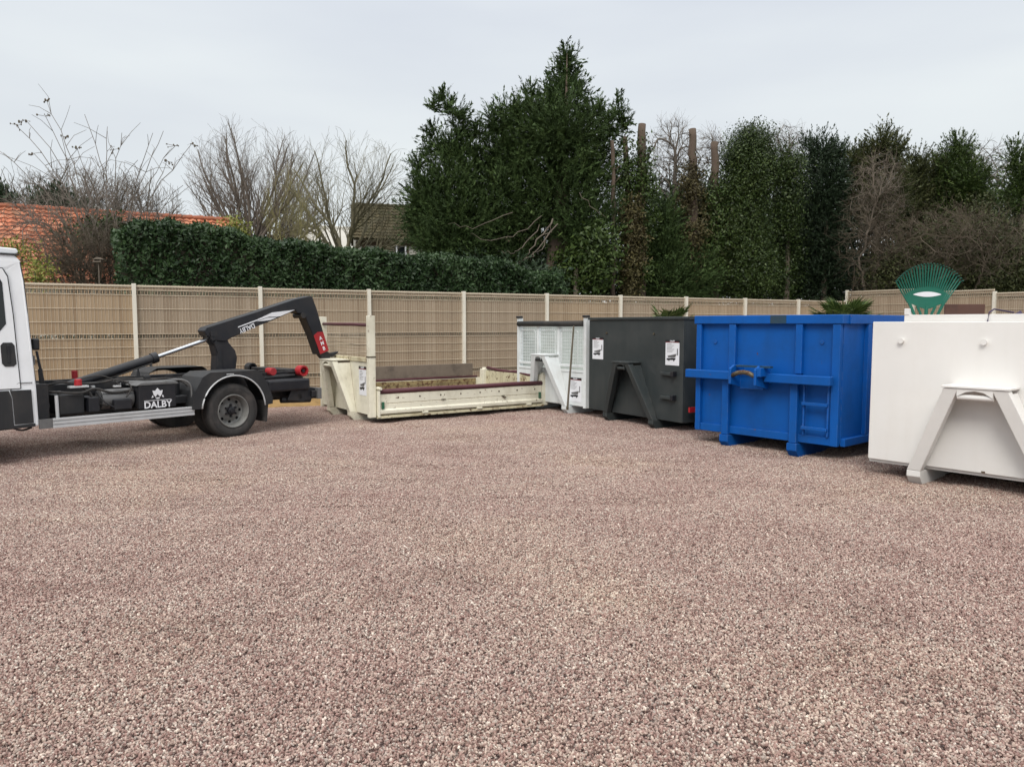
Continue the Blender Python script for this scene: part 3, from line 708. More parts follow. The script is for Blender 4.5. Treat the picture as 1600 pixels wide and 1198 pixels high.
# far row of bare trees at the left
for i, (px, tp, rx, lb) in enumerate(((30, 262, 46, 'low bare tree far behind the left end of the orange roof'), (95, 250, 52, 'bare tree in the far row left of centre over the orange roof'),
                                      (165, 256, 48, 'bare tree in the far row above the green tuft on the roof'), (228, 262, 46, 'rightmost bare tree of the far row above the orange roof'))):
    fan_tree('bare_tree', px, 42 + i, (px, 332, rx + 8, 332 - tp), 5.6, 15, lb, M['twig'], 10 + i, spread=1.5, up=.06, wob=.10, r0=.14, step=.42, thin=.012, group='row of bare trees far behind the orange roof')
for px, py, rx, rz, lb in ((92, 322, 36, 24, 'dark evergreen bush behind the ridge of the orange roof'), (-4, 318, 16, 30, 'dark evergreen at the left edge above the roof end')):
    r, p = tree_root('evergreen_tree', px, 38, lb)
    foliage('crown', rel([blob(px, py+20, 38, rx, rz + 20)], p), 5000, .28, LF['dark'], r, 'spray', clump=.3)
    trunk(r, [(0, 0, 0), (0, 0, 4)], .15, M['bark'])

# the two upright bare trees, the spreading one and the small yellowish one
fan_tree('bare_tree', 392, 32, (388, 300, 92, 106), 4.5, 21, 'tall rounded bare tree with fanning grey branches over the hedge', M['twig'], 1, spread=1.55, up=.07, wob=.05, r0=.17, step=.34, thin=.0055)
fan_tree('bare_tree', 434, 35, (440, 298, 62, 104), 4.7, 12, 'narrower bare grey tree just right of the tall rounded one', M['twig'], 2, spread=1.35, up=.08, wob=.05, r0=.14, step=.38, thin=.0055)
fan_tree('bare_tree', 540, 26, (548, 312, 94, 96), 3.7, 12, 'wide spreading bare tree with lichen green branches left of the mossy roof', M['twig_lichen'], 3, spread=1.6, up=.04, wob=.10, r0=.13, step=.28, thin=.0045)
fan_tree('bare_tree', 455, 24, (458, 340, 46, 80), 2.7, 10, 'small yellowish twiggy tree between the grey trees and the spreading one', M['twig_yellow'], 4, spread=1.3, up=.08, wob=.10, r0=.05, step=.25, thin=.0036)
r, p = tree_root('leafy_bush', 362, 26, 'pale green bush at the right end of the orange roof', 'bush')
foliage('leaves', rel([blob(366, 372, 26, 20, 34)], p), 2500, .12, LF['yellow'], r, clump=.15, inner=False); trunk(r, [(0, 0, 0), (0, 0, 3.6)], .04, M['bark'])

# laurel hedge along the back of the fence
def hedge():
    r = empty('hedge', (fpt(-1).x, fpt(-1).y, 0)); tag(r, 'clipped dark green laurel hedge behind the fence, left of the big conifer', 'hedge')
    tops = [(190, 362), (215, 352), (300, 350), (345, 356), (380, 372), (440, 378), (500, 386), (560, 393), (640, 402), (720, 404), (790, 412), (830, 430)]
    pos, nrm, tn = [], [], []; n = 66000
    k0, k1 = -.12, 4.45
    ks = rng.uniform(k0, k1, n); o = np.array([fpt(0, 0).x, fpt(0, 0).y]); 
    base = np.array([FP0.x, FP0.y]) + np.outer(ks*FS, np.array([FD.x, FD.y]))
    # top height per k from the pixel outline
    off_c = 1.35
    cpx = []
    for k in np.linspace(k0, k1, 60):
        q = fpt(k, off_c - .4); px = 800 + FPX*q.x/(q.y*math.cos(PITCH)**0); py = np.interp(px, [t[0] for t in tops], [t[1] for t in tops]); cpx.append(at(px, py, q.y).z)
    H = np.interp(ks, np.linspace(k0, k1, 60), cpx) + .035*np.sin(ks*9) + .03*np.sin(ks*23)
    face = rng.random(n)
    u = rng.random(n); off = np.where(face < .55, off_c - .62 + .10*rng.normal(size=n), off_c + rng.uniform(-.65, .65, n))
    z = np.where(face < .55, 1.3 + (H - 1.3)*u**.8, H + .08*rng.normal(size=n))
    lumps = .05*np.sin(ks*14 + z*5) + .05*np.sin(ks*31 - z*9)
    off = off + np.where(face < .55, lumps, 0); z = np.minimum(z, H + .12*rng.random(n)) - np.where(face < .55, 0, np.abs(off - off_c)**3*.5)
    P = np.stack([base[:, 0] + FN.x*off - fpt(-1).x, base[:, 1] + FN.y*off - fpt(-1).y, z], 1)
    outw = np.where((face < .55)[:, None], np.array([[-FN.x, -FN.y, .35]]), np.array([[0, 0, 1.]]))
    A = unit(outw*.5 + rng.normal(size=(n, 3)) + np.array([0, 0, .25])); S = unit(np.cross(A, outw + .5*rng.normal(size=(n, 3))))
    l = (.060 + .055*rng.random(n))[:, None]; wd = l*.42
    V = np.stack([P - A*l*.5, P + S*wd*.5, P + A*l*.5, P - S*wd*.5], 1).reshape(-1, 3)
    T = .42 + .2*rng.normal(size=n) + .15*np.sin(ks*6 + z*3)
    np_mesh('leaves', V, np.arange(len(V)).reshape(-1, 4), LF['laurel'], r, T, 'stuff')
    mb = MB(); m = 60
    for i, k in enumerate(np.linspace(k0 + .05, k1 - .05, m)):
        for off, z in ((off_c-.5, 0), (off_c-.5, cpx[i]-.15), (off_c+.5, cpx[i]-.15), (off_c+.5, 0)):
            q = fpt(k, off); mb.v.append((q.x - fpt(-1).x, q.y - fpt(-1).y, z))
    for i in range(m-1):
        for j in range(3): mb.f.append((i*4+j, i*4+j+1, i*4+j+5, i*4+j+4))
    mb.f += [(0, 1, 2, 3), tuple((m-1)*4+j for j in (3, 2, 1, 0))]
    c = mb.build('dark_core', M['bark'], r)  # solid block added to stand in for the dark inside of the hedge
hedge()

# twiggy brown shrub, yellow-green shrub, long-shooted shrub at the left
bare_tree('brown_shrub', 128, 14.2, .6, [B(110, 410, 14.2, 66, 62, .6, 1.6), B(165, 400, 14.2, 48, 60, .4, 1.6)], 2300,
          'dense brown leafless shrub behind the fence beside the laurel hedge', M['twig_brown'], cat='shrub', rtip=.0030, flen=.2, pen=2.4, power=.28,
          roots=[[(x, y, 0), (x*1.3, y, .7)] for x, y in ((-.7, 0), (-.4, .2), (-.1, -.1), (.2, .1), (.5, 0), (.8, .2))])
r, p = tree_root('yellow_shrub', 58, 13.4, 'small yellow-green shrub behind the fence next to the cab', 'shrub')
foliage('leaves', rel([blob(58, 425, 13.4, 24, 30), blob(20, 392, 13.8, 24, 16)], p), 1500, .06, LF['yellow'], r, clump=.09, inner=False); trunk(r, [(0, 0, 0), (0, 0, 2.4)], .03, M['bark'])
r, p = tree_root('green_shrub', 152, 15.4, 'green leafy tuft among bare shoots in front of the orange roof', 'shrub')
foliage('leaves', rel([blob(150, 368, 15.4, 38, 24), blob(180, 352, 15.4, 22, 12)], p), 2600, .09, LF['ivy'], r, clump=.14, inner=False); trunk(r, [(0, 0, 0), (0, 0, 3.2)], .03, M['bark'])
r, p = tree_root('climbing_rose', 150, 14.8, 'overgrown bare shrub with long arching shoots and dead flower heads', 'shrub')
tl = [(72, 157, 1), (38, 188, 1), (72, 182, 1), (28, 196, 1), (100, 214, 1), (2, 236, 0), (52, 240, 1), (132, 180, 0), (165, 196, 0), (192, 208, 0), (178, 234, 1), (240, 208, 0),
      (258, 204, 0), (274, 228, 1), (303, 226, 1), (262, 252, 1), (0, 268, 0), (120, 232, 1), (150, 246, 0), (215, 250, 0), (285, 290, 0), (280, 330, 0), (30, 300, 0), (60, 285, 0), (200, 285, 0), (235, 300, 0), (90, 270, 0), (12, 320, 0), (300, 350, 0)]
P0, P1, R0, R1, heads = [], [], [], [], MB()
for tx, ty, hd in tl:
    e_ = at(tx, ty, 14.8 + random.uniform(-.6, .6)); b_ = at(random.uniform(110, 205), 440, 14.8); b_.z = 0
    a0 = Vector((b_.x - p.x, b_.y - p.y, .0)); t = Vector((e_.x - p.x, e_.y - p.y, e_.z)); c_ = a0.lerp(t, .5) + Vector(((a0.x - t.x)*.38, 0, 1.0)); prev = a0; m = 14
    pts = [a0]
    for i in range(1, m+1):
        s = i/m; q = a0*(1-s)**2 + c_*2*s*(1-s) + t*s*s + Vector((random.gauss(0, .018), random.gauss(0, .02), random.gauss(0, .018)))
        P0.append(prev); P1.append(q); R0.append(.017*(1-s*.68)); R1.append(.017*(1-(s+.05)*.68)); prev = q; pts.append(q)
    for j in range(7):
        i = random.randint(4, m-1); q = pts[i]; d = Vector((random.gauss(0, .3), random.gauss(0, .3), random.uniform(.1, .5))); e2 = q + d*random.uniform(.5, 1.2)
        mid = q.lerp(e2, .5) + Vector((random.gauss(0, .03), 0, .05)); P0 += [q, mid]; P1 += [mid, e2]; R0 += [.006, .004]; R1 += [.004, .003]
    if hd:
        for _ in range(5):
            q = t + Vector((random.gauss(0, .07), random.gauss(0, .05), random.gauss(0, .03))); heads.ball(q, random.uniform(.010, .024), 6, random.uniform(.7, 1.8))
            P0.append(t); P1.append(q); R0.append(.004); R1.append(.004)
seg_mesh('shoots', [tuple(q) for q in P0], [tuple(q) for q in P1], R0, R1, M['twig'], r, 4, 'stuff')
heads.build('flower_heads', M['bark'], r, kind='stuff')
bare_tree('bare_shrub', 170, 16.0, 1.0, [B(140, 360, 16.0, 150, 95, 1, 1.9)], 2300, 'tangle of bare grey twigs in front of the orange roof', M['twig'], cat='shrub', rtip=.0032, pen=2.0, flen=.25, power=.30,
          roots=[[(x, 0, 0), (x*1.2, .1, 1.1)] for x in (-1.2, -.6, 0, .5, 1.0)])
r, p = tree_root('undergrowth', 60, 14, 'low dark evergreen growth close behind the left end of the fence', 'undergrowth')
foliage('leaves', [((fpt(k, 1.0).x - p.x, fpt(k, 1.0).y - p.y, .85), (.75, .55, .95)) for k in (-4, -3.4, -2.8, -2.2, -1.6, -1.0, -.4, .1)], 14000, .12, LF['dark'], r, clump=.15); r['kind'] = 'stuff'
# bird table
bq = at(154, 410, 13.6); r = empty('bird_table', (bq.x, bq.y, 0)); tag(r, 'small wooden bird table on a thin pole above the fence at left', 'bird table')
MB().cyl((0, 0, 0), (0, 0, bq.z), .014, .012, 8).build('pole', M['twig_pale'], r)
MB().box(-.07, .07, -.06, .06, bq.z, bq.z+.02).build('tray', M['twig_pale'], r); MB().prism([(-.08, bq.z+.05), (.08, bq.z+.05), (0, bq.z+.09)], 'y', -.06, .06).build('roof', M['twig_pale'], r)
for x_ in (-.065, .05): MB().box(x_, x_+.015, -.05, .05, bq.z+.02, bq.z+.052).build('side', M['twig_pale'], r)

# the big conifer
r, p = tree_root('conifer', 868, 21, 'huge spreading dark green conifer, the tallest tree, with a pointed leading shoot')
Yc = 21
bl = [(883, 84, 6, 16), (889, 98, 13, 18), (879, 112, 15, 16), (893, 126, 20, 18), (874, 138, 20, 18), (905, 146, 14, 12), (880, 160, 32, 28), (862, 150, 12, 12),
      (644, 300, 12, 14), (652, 262, 14, 18), (668, 236, 12, 18), (676, 206, 10, 14), (722, 182, 12, 12), (742, 206, 16, 20), (770, 196, 14, 22), (808, 172, 14, 18), (826, 152, 10, 16), (916, 176, 14, 18), (934, 168, 10, 18), (978, 190, 8, 16),
      (640, 330, 14, 18), (690, 152, 12, 10), (678, 166, 9, 10), (700, 166, 12, 12), (714, 176, 12, 12), (880, 205, 60, 52), (830, 235, 74, 62), (760, 262, 70, 56), (700, 290, 52, 56), (672, 330, 34, 50), (720, 350, 78, 48),
      (800, 330, 96, 84), (880, 300, 84, 92), (930, 250, 42, 60), (920, 360, 50, 66), (700, 385, 64, 26), (660, 300, 22, 28), (700, 232, 26, 22), (722, 205, 16, 20),
      (790, 190, 30, 24), (850, 175, 20, 22), (968, 175, 10, 28), (946, 196, 22, 30), (650, 350, 20, 30), (780, 405, 60, 26), (836, 190, 30, 30)]
foliage('crown', rel([blob(a_, b_, Yc + random.uniform(-.6, .6), c_*1.02, d_) for a_, b_, c_, d_ in bl], p), 300000, .090, LF['cypress'], r, 'feather', clump=.27, per=58, aspect=.15, shell=1.9)
def T_(px, py, Y, p): q = at(px, py, Y); return (q.x - p.x, q.y - p.y, q.z)
trunk(r, [(0, 0, 0), T_(872, 420, Yc, p), T_(878, 300, Yc, p), T_(884, 200, Yc, p), T_(886, 84, Yc, p)], [.42, .36, .22, .06, .006], M['bark_red'], sides=10)
for pts, dy, th in (([(866, 345), (842, 372), (826, 396), (812, 420)], -1.5, .030), ([(860, 352), (850, 385), (830, 402), (806, 412)], -1.6, .022), ([(846, 352), (815, 388), (802, 394), (784, 392)], -1.7, .018),
                    ([(846, 340), (800, 370), (756, 376), (735, 366)], -1.9, .016), ([(800, 330), (740, 355), (700, 350)], -1.9, .014), ([(868, 350), (830, 400), (800, 418), (770, 428)], -1.6, .024),
                    ([(905, 300), (930, 330), (950, 340)], -1.6, .014), ([(868, 200), (842, 160), (826, 118)], 0, .018), ([(800, 240), (770, 200), (762, 158)], 0, .014), ([(850, 190), (836, 150), (838, 118)], 0, .012), ([(905, 380), (930, 410), (938, 440)], -1.4, .02)):
    q = [Vector(T_(a_, b_, Yc + dy + random.uniform(-.2, .2), p)) for a_, b_ in pts]; pp = []
    for i in range(len(q)-1):
        for j in range(4): pp.append(q[i].lerp(q[i+1], j/4) + Vector((random.gauss(0, .03), random.gauss(0, .03), random.gauss(0, .03))))
    pp.append(q[-1]); MB().tube(pp, [th*.75*(1-.75*i/len(pp)) for i in range(len(pp))], 5).build('branch', M['twig_pale'], r)
MB().tube([T_(878, 428, 19.6, p), T_(872, 445, 19.5, p), T_(868, 462, 19.4, p)], [.05, .06, .07], 7).build('broken_branch', M['twig_pale'], r)

# tall laurel-like undergrowth under the conifer and along the right row
def shrubmass(name, px, Y, label, blobs, n, size, mat, style='ivy', cat='bush', tr=None, **kw):
    r, p = tree_root(name, px, Y, label, cat)
    foliage('crown', rel([blob(a_, b_, Y + random.uniform(-.4, .4), c_, d_) for a_, b_, c_, d_ in blobs], p), n, size, mat, r, style, **kw)
    trunk(r, [(0, 0, 0), (0, 0, (tr or 3.0))], .12, M['bark'])
    return r, p
shrubmass('evergreen_bush', 900, 19.8, 'ivy smothered stump under the right side of the big conifer', [(905, 430, 40, 60), (935, 400, 26, 60)], 6000, .11, LF['ivy'], clump=.12)
shrubmass('evergreen_bush', 875, 23.5, 'dark evergreen mass seen through the foot of the big conifer', [(860, 420, 60, 50), (900, 400, 50, 60)], 8000, .12, LF['dark'], clump=.15)
shrubmass('evergreen_bush', 800, 19.6, 'dark undergrowth beneath the big conifer where the hedge ends', [(800, 445, 60, 40), (850, 450, 40, 36), (740, 430, 60, 30)], 6000, .13, LF['dark'], clump=.15)

# topped trunks with ivy
def topped(px, Y, top, rad, label, ivy=None, mat='ivy', n=4000, lean=0, tm='bark_red', more=()):
    r, p = tree_root('topped_trunk', px, Y, label, 'tree trunk')
    pts = [(0, 0, 0)] + [T_(px + lean*f_, 460 - (460-top)*f_, Y, p) for f_ in (.25, .5, .75, 1)]
    vv = [Vector(q) for q in pts]; pp, rr = [], []
    for i in range(22):
        f_ = i/21*(len(vv)-1); a_, b_ = min(int(f_), len(vv)-2), 0; q = vv[a_].lerp(vv[a_+1], f_ - a_)
        pp.append(q + Vector((random.gauss(0, .012), random.gauss(0, .012), 0))); rr.append(rad*(1.25 - .35*i/21)*random.uniform(.90, 1.10))
    trunk(r, pp, rr, M[tm], sides=11)
    for k in range(5 if rad > .08 else 2):
        q = pp[random.randint(9, 20)]; d_ = Vector((random.choice((-1, 1))*random.uniform(.5, 1), random.uniform(-.8, .1), random.uniform(.1, .6)))*random.uniform(.15, .35)
        MB().tube([q, q + d_*.5, q + d_ + Vector((0, 0, .04))], [.022, .016, .009], 6).build('branch_stub', M[tm], r)
    for k, (dx, tp2, r2) in enumerate(more):
        trunk(r, [T_(px+dx*.3, 360, Y, p), T_(px+dx*.8, 300, Y, p), T_(px+dx, tp2, Y, p)], [r2*1.2, r2*1.1, r2], M[tm], 'side_stem')
    if ivy: foliage('ivy', rel([blob(a_, b_, Y-.1, c_, d_, c_) for a_, b_, c_, d_ in ivy], p), n, .10, LF[mat], r, clump=.11, inner=False)
    return r, p
topped(958, 20.4, 220, .055, 'thin bare pinkish pole standing at the right edge of the big conifer')
topped(1002, 21, 194, .12, 'topped trunk with two cut tips wrapped in brown and green ivy', [(1000, 270, 24, 60), (1004, 330, 24, 70), (992, 410, 24, 70), (975, 290, 16, 70)], 'ivy', 9000, more=((-26, 214, .07),))
topped(984, 20.6, 330, .12, 'stout ivy covered trunk leaning left, brown ivy down to the fence', [(986, 340, 17, 34), (988, 385, 19, 60), (984, 440, 17, 50)], 'ivy_brown', 6500, tm='bark')
r, p = topped(1082, 22, 202, .125, 'topped trunk with flat sawn end and brown creepers, left of its twin', [(1078, 290, 24, 46), (1078, 360, 26, 66), (1072, 430, 24, 60)], 'ivy_brown', 7500)
topped(1117, 22.4, 222, .115, 'shorter flat cut trunk just right of the sawn pair', [(1116, 330, 18, 60), (1112, 400, 24, 70)], 'ivy', 6000)
shrubmass('conifer', 1035, 21.4, 'dark green young conifer between the topped trunks', [(1038, 350, 26, 46), (1034, 400, 36, 56), (1045, 445, 48, 46), (1085, 440, 36, 50)], 52000, .08, LF['cypress'], 'feather', 'tree', clump=.18, per=40, aspect=.17)
shrubmass('conifer', 1098, 22.4, 'yellowish green bushy conifer behind the flat cut trunks', [(1098, 345, 30, 60), (1104, 410, 34, 66)], 16000, .12, LF['olive'], 'droop', 'tree', clump=.14, aspect=.3)
r, p = shrubmass('ivy_tree', 1170, 22.6, 'tall tree smothered in bright green ivy with a rounded top', [(1176, 226, 36, 34), (1150, 245, 22, 30), (1168, 280, 42, 46), (1165, 350, 42, 70), (1172, 425, 46, 60), (1196, 262, 20, 34), (1140, 330, 18, 60)], 76000, .062, LF['ivy_deep'], 'ivy', 'tree', clump=.12, per=26, shell=2.0, tr=5)
shrubmass('ivy_tree', 1228, 23.2, 'slim ivy clad trunk between the rounded ivy tree and the dark conifer', [(1230, 262, 20, 32), (1228, 320, 23, 60), (1226, 390, 24, 70), (1220, 440, 26, 40)], 40000, .062, LF['ivy_deep'], 'ivy', 'tree', clump=.10, per=26, shell=2.0, tr=5)
shrubmass('conifer', 1286, 23.6, 'broad very dark conifer with a flat blunt top', [(1276, 240, 24, 28), (1304, 250, 22, 28), (1286, 290, 38, 46), (1288, 360, 40, 76), (1284, 430, 44, 60)], 60000, .08, LF['dark'], 'feather', 'tree', clump=.20, per=34, aspect=.30, tr=5)
shrubmass('mixed_tree', 1365, 24, 'olive green tree with a tufted top and bare lower branches', [(1380, 225, 20, 24), (1398, 240, 16, 26), (1366, 262, 34, 34), (1335, 258, 22, 26), (1350, 310, 36, 40), (1395, 300, 22, 50)], 46000, .08, LF['olive'], 'feather', 'tree', clump=.20, per=40, aspect=.20, tr=6)
shrubmass('mixed_tree', 1440, 25, 'olive green bushy tree right of the tufted one', [(1432, 262, 28, 24), (1450, 290, 46, 40), (1420, 320, 30, 50), (1470, 330, 50, 60)], 46000, .08, LF['olive'], 'feather', 'tree', clump=.22, per=40, aspect=.20, tr=6)
shrubmass('mixed_tree', 1505, 24.4, 'pointed green tree over the brambles at the right', [(1498, 232, 18, 20), (1490, 262, 30, 28), (1515, 285, 32, 34), (1500, 330, 50, 50)], 46000, .08, LF['ivy'], 'feather', 'tree', clump=.20, per=40, aspect=.20, tr=6)
shrubmass('mixed_tree', 1590, 22.5, 'dark green tree cut by the right edge of the photo', [(1586, 250, 18, 24), (1598, 290, 30, 46), (1620, 330, 50, 70), (1640, 260, 40, 60)], 40000, .08, LF['ivy'], 'feather', 'tree', clump=.20, per=40, aspect=.20, tr=6)
shrubmass('bramble_bush', 1460, 22, 'brownish olive bramble bank behind the green rake', [(1450, 400, 66, 60), (1520, 380, 70, 70), (1590, 410, 60, 66), (1400, 430, 50, 44), (1540, 440, 80, 40), (1660, 420, 80, 70)], 44000, .08, LF['olive'], 'ivy', clump=.2, shell=1.6)
bare_tree('bramble_shrub', 1380, 21.8, 1.2, [B(1372, 380, 21.8, 62, 92, 1, 2.0)], 650, 'leafless brown thicket left of the bramble bank', M['twig_brown'], cat='shrub', rtip=.005, pen=1.4, wob=.10, power=.25,
          roots=[[(x, 0, 0), (x*1.4, 0, 1.6)] for x in (-.7, -.2, .3, .8)])
bare_tree('bramble_shrub', 1500, 20.8, 1.0, [B(1500, 380, 20.8, 110, 66, 1, 2.2)], 1100, 'tangled bare stems over the bramble bank at right', M['twig_brown'], cat='shrub', rtip=.0045, pen=1.4, wob=.10, power=.24,
          roots=[[(x, 0, 0), (x*1.2, 0, 1.4)] for x in (-1.4, -.6, .2, 1.0, 1.7)])
bare_tree('bare_tree', 1352, 22, 2.4, [B(1370, 310, 22, 44, 80, 1, 2.4)], 420, 'pale leafless tree in front of the tufted olive tree', M['twig_pale'], rtip=.005, pen=1.4, wob=.10, power=.28)
bare_tree('bare_tree', 1044, 27, 3, [B(1050, 250, 27, 44, 66, 1, 2.6)], 600, 'thin bare tree showing between the topped trunks', M['twig'], rtip=.006)
bare_tree('bare_tree', 1224, 28, 3, [B(1228, 240, 28, 46, 44, 1, 2.6)], 500, 'bare twigs showing above the slim ivy trunk', M['twig'], rtip=.006)
bare_tree('bare_tree', 1540, 29, 3, [B(1520, 270, 29, 100, 46, 1, 2.6)], 800, 'wide bare tree behind the pointed green tree', M['twig'], rtip=.007)
bare_tree('bare_tree', 1108, 24, 3.5, [B(1112, 236, 24, 22, 36, 1, 2)], 160, 'few bare shoots beside the flat cut trunks', M['twig'], rtip=.006, wob=.1)
# dark understorey that closes the foot of the right-hand row
r, p = tree_root('undergrowth', 1200, 25.5, 'dark evergreen undergrowth at the foot of the row of trees', 'undergrowth')
foliage('leaves', rel([blob(x, 432, 25.2 + .3*math.sin(x), 60, 52) for x in range(960, 1700, 70)], p), 46000, .15, LF['dark'], r, clump=.22); r['kind'] = 'stuff'
r, p = tree_root('undergrowth', 1400, 27.5, 'dim evergreen mass filling the gaps behind the right hand trees', 'undergrowth')
foliage('leaves', rel([blob(x, 350, 27.5, 52, 80) for x in (1000, 1060, 1110, 1150, 1190, 1230, 1265, 1290, 1350, 1410, 1470, 1530, 1590, 1650)], p), 46000, .19, LF['dark'], r, clump=.25, inner=False); r['kind'] = 'stuff'

# palms between the bins and the fence
def palm(px, Y, top, n, spread, label, seed):
    random.seed(seed); q = at(px, 495, Y); r = empty('palm', (q.x, q.y, 0)); tag(r, label, 'palm', None)
    zt = at(px, top, Y).z; cz = zt - .62
    MB().tube([(0, 0, 0), (.02, 0, cz*.5), (0, 0, cz)], [.11, .10, .09], 9).build('trunk', M['bark'], r)
    for i in range(n):
        a0 = 2*math.pi*i/n + random.uniform(-.2, .2); el = random.uniform(.15, 1.1); L_ = random.uniform(.35, .55)*spread
        d = Vector((math.cos(a0)*math.cos(el), math.sin(a0)*math.cos(el), math.sin(el))); s = d.cross(Vector((0, 0, 1))).normalized(); up = s.cross(d)
        c0 = Vector((0, 0, cz)); c1 = c0 + d*L_; V, F, T = [], [], []
        for k in range(17):
            t = (k-8)/8*1.25; dd = (d*math.cos(t) + s*math.sin(t)).normalized(); ll = .42*spread*(1-.25*abs(t)); ww = .019
            sd = dd.cross(up).normalized()*ww; tip = c1 + dd*ll + Vector((0, 0, -.10*random.random())); b = len(V)
            V += [tuple(c1), tuple(c1 + dd*ll*.5 + sd), tuple(tip), tuple(c1 + dd*ll*.5 - sd)]; F.append((b, b+1, b+2, b+3)); T.append(random.random())
        pet = MB().cyl(c0, c1, .012, .008, 5).build('frond_stem', M['palm_stem'], r)
        np_mesh('frond', np.array(V), np.array(F), LF['palm'], pet, np.array(T))
M['palm_stem'] = paint('palm_stem', (.10, .13, .04), .6)
palm(1048, 16.6, 474, 12, .9, 'small fan palm poking up behind the dark grey container', 3)
palm(1318, 18.4, 472, 40, 1.15, 'bushy fan palm by the fence corner behind the blue container', 5)
random.seed(21)

# ------------------------------------------------------------------ shared container parts
def a_frame(parent, c, mat, half=.52, toph=.17, out=-.32, zt=.95, legw=.10, hookmat=None):
    """leaning A of two box legs with webs back to the front wall and a hook bar between them"""
    for s in (-1, 1):
        m = MB()
        x0, x1 = c + s*half, c + s*toph
        m.hexa([(x0-legw/2, -.02, .142), (x0+legw/2, -.02, .142), (x0+legw/2, -.105, .142), (x0-legw/2, -.105, .142)],
               [(x1-legw/2, out+.09, zt), (x1+legw/2, out+.09, zt), (x1+legw/2, out, zt), (x1-legw/2, out, zt)])
        m.build('leg', mat, parent, bevel=.006)
        g = MB(); xo, xi = x0 + s*.0, x1
        g.hexa([(xo+s*legw/2-s*.012, -.004, .1), (xo+s*legw/2, -.004, .1), (xi+s*legw/2, -.004, zt-.03), (xi+s*legw/2-s*.012, -.004, zt-.03)],
               [(xo+s*legw/2-s*.012, -.03, .1), (xo+s*legw/2, -.03, .1), (xi+s*legw/2, out+.08, zt-.03), (xi+s*legw/2-s*.012, out+.08, zt-.03)])
        g.build('leg_web', mat, parent)
        ft = MB(); ft.prism([(-.105, .085), (-.03, 0), (.5, 0), (.5, .140), (-.105, .140)], 'x', x0-legw*.5, x0+legw*.5)
        ft.build('skid', mat, parent, bevel=.005)
    MB().box(c-toph-legw*.62, c+toph+legw*.62, out-.01, -.002, zt+.003, zt+.022).build('top_plate', mat, parent, bevel=.003)
    t = MB(); t.cyl((c-toph+.05, out+.035, zt-.075), (c+toph-.05, out+.035, zt-.075), .025, .025, 12)
    t.build('hook_bar', hookmat or mat, parent, smooth='auto')
    n_ = MB()
    pts = [(c-toph+.05, zt), (c-toph+.05, zt-.07), (c-.07, zt-.028), (c, zt-.016), (c+.07, zt-.028), (c+toph-.05, zt-.07), (c+toph-.05, zt)]
    n_.prism(pts, 'y', out+.002, out+.014); n_.build('arch_plate', mat, parent)

def sticker(parent, x0, x1, z0, z1, y=-.004, ax='y', header=True, bgm=None, lines=True):
    w_, h_ = x1-x0, z1-z0
    st = MB().box(x0, x1, y, y+.003, z0, z1 - h_*.11).build('sticker', bgm or M['white_print'], parent)
    if header:
        MB().box(x0-w_*.02, x1+w_*.02, y-.001, y+.002, z1-h_*.105, z1).build('sticker_header', M['black_paint'], st)
        MB().box(x0+w_*.02, x1-w_*.02, y-.0022, y-.0012, z1-h_*.10, z1-h_*.085).build('red_line', M['red'], st)
        text('header_text', 'DALBY', h_*.09, M['white_print'], st, ((x0+x1)/2, y-.002, z1-h_*.05), (math.pi/2, 0, 0), .0005)
    ln = MB()
    for i in range(7):
        zz = z1 - h_*(.17 + .05*i); ln.box(x0+w_*.10, x0+w_*(.45+.25*((i*37) % 10)/10), y-.0012, y-.0004, zz, zz+h_*.012)
    ln.box(x1-w_*.16, x1-w_*.09, y-.0012, y-.0004, z0+h_*.40, z0+h_*.66)
    ln.build('small_print', M['grey_metal'], st)
    tk = MB()                                        # little drawing of a hooklift truck
    a_, b_ = x0+w_*.10, z0+h_*.20
    tk.prism([(a_, b_), (a_+w_*.62, b_+h_*.02), (a_+w_*.66, b_+h_*.09), (a_+w_*.40, b_+h_*.10), (a_+w_*.22, b_+h_*.08), (a_, b_+h_*.07)], 'y', y-.0016, y-.0005)
    for k in (.16, .52): tk.cyl((a_+w_*k, y-.0016, b_), (a_+w_*k, y-.0006, b_), h_*.035, None, 10)
    tk.build('truck_drawing', M['black_paint'], st)
    t2 = MB(); t2.prism([(a_+w_*.1, b_+h_*.11), (a_+w_*.62, b_+h_*.12), (a_+w_*.72, b_+h_*.26), (a_+w_*.30, b_+h_*.20), (a_+w_*.06, b_+h_*.17)], 'y', y-.0014, y-.0004)
    t2.build('body_drawing', M['grey_metal'], st)
    return st

def runners(parent, c, L_, mat, half=.52, z=.17):
    for s in (-1, 1):
        MB().box(c+s*half-.05, c+s*half+.05, .52, L_-.12, .03, z-.004).build('runner', mat, parent)
        MB().cyl((c+s*(half+.12)-.05, L_-.25, .075), (c+s*(half+.12)+.05, L_-.25, .075), .075, None, 14).build('roller', M['machine'], parent)

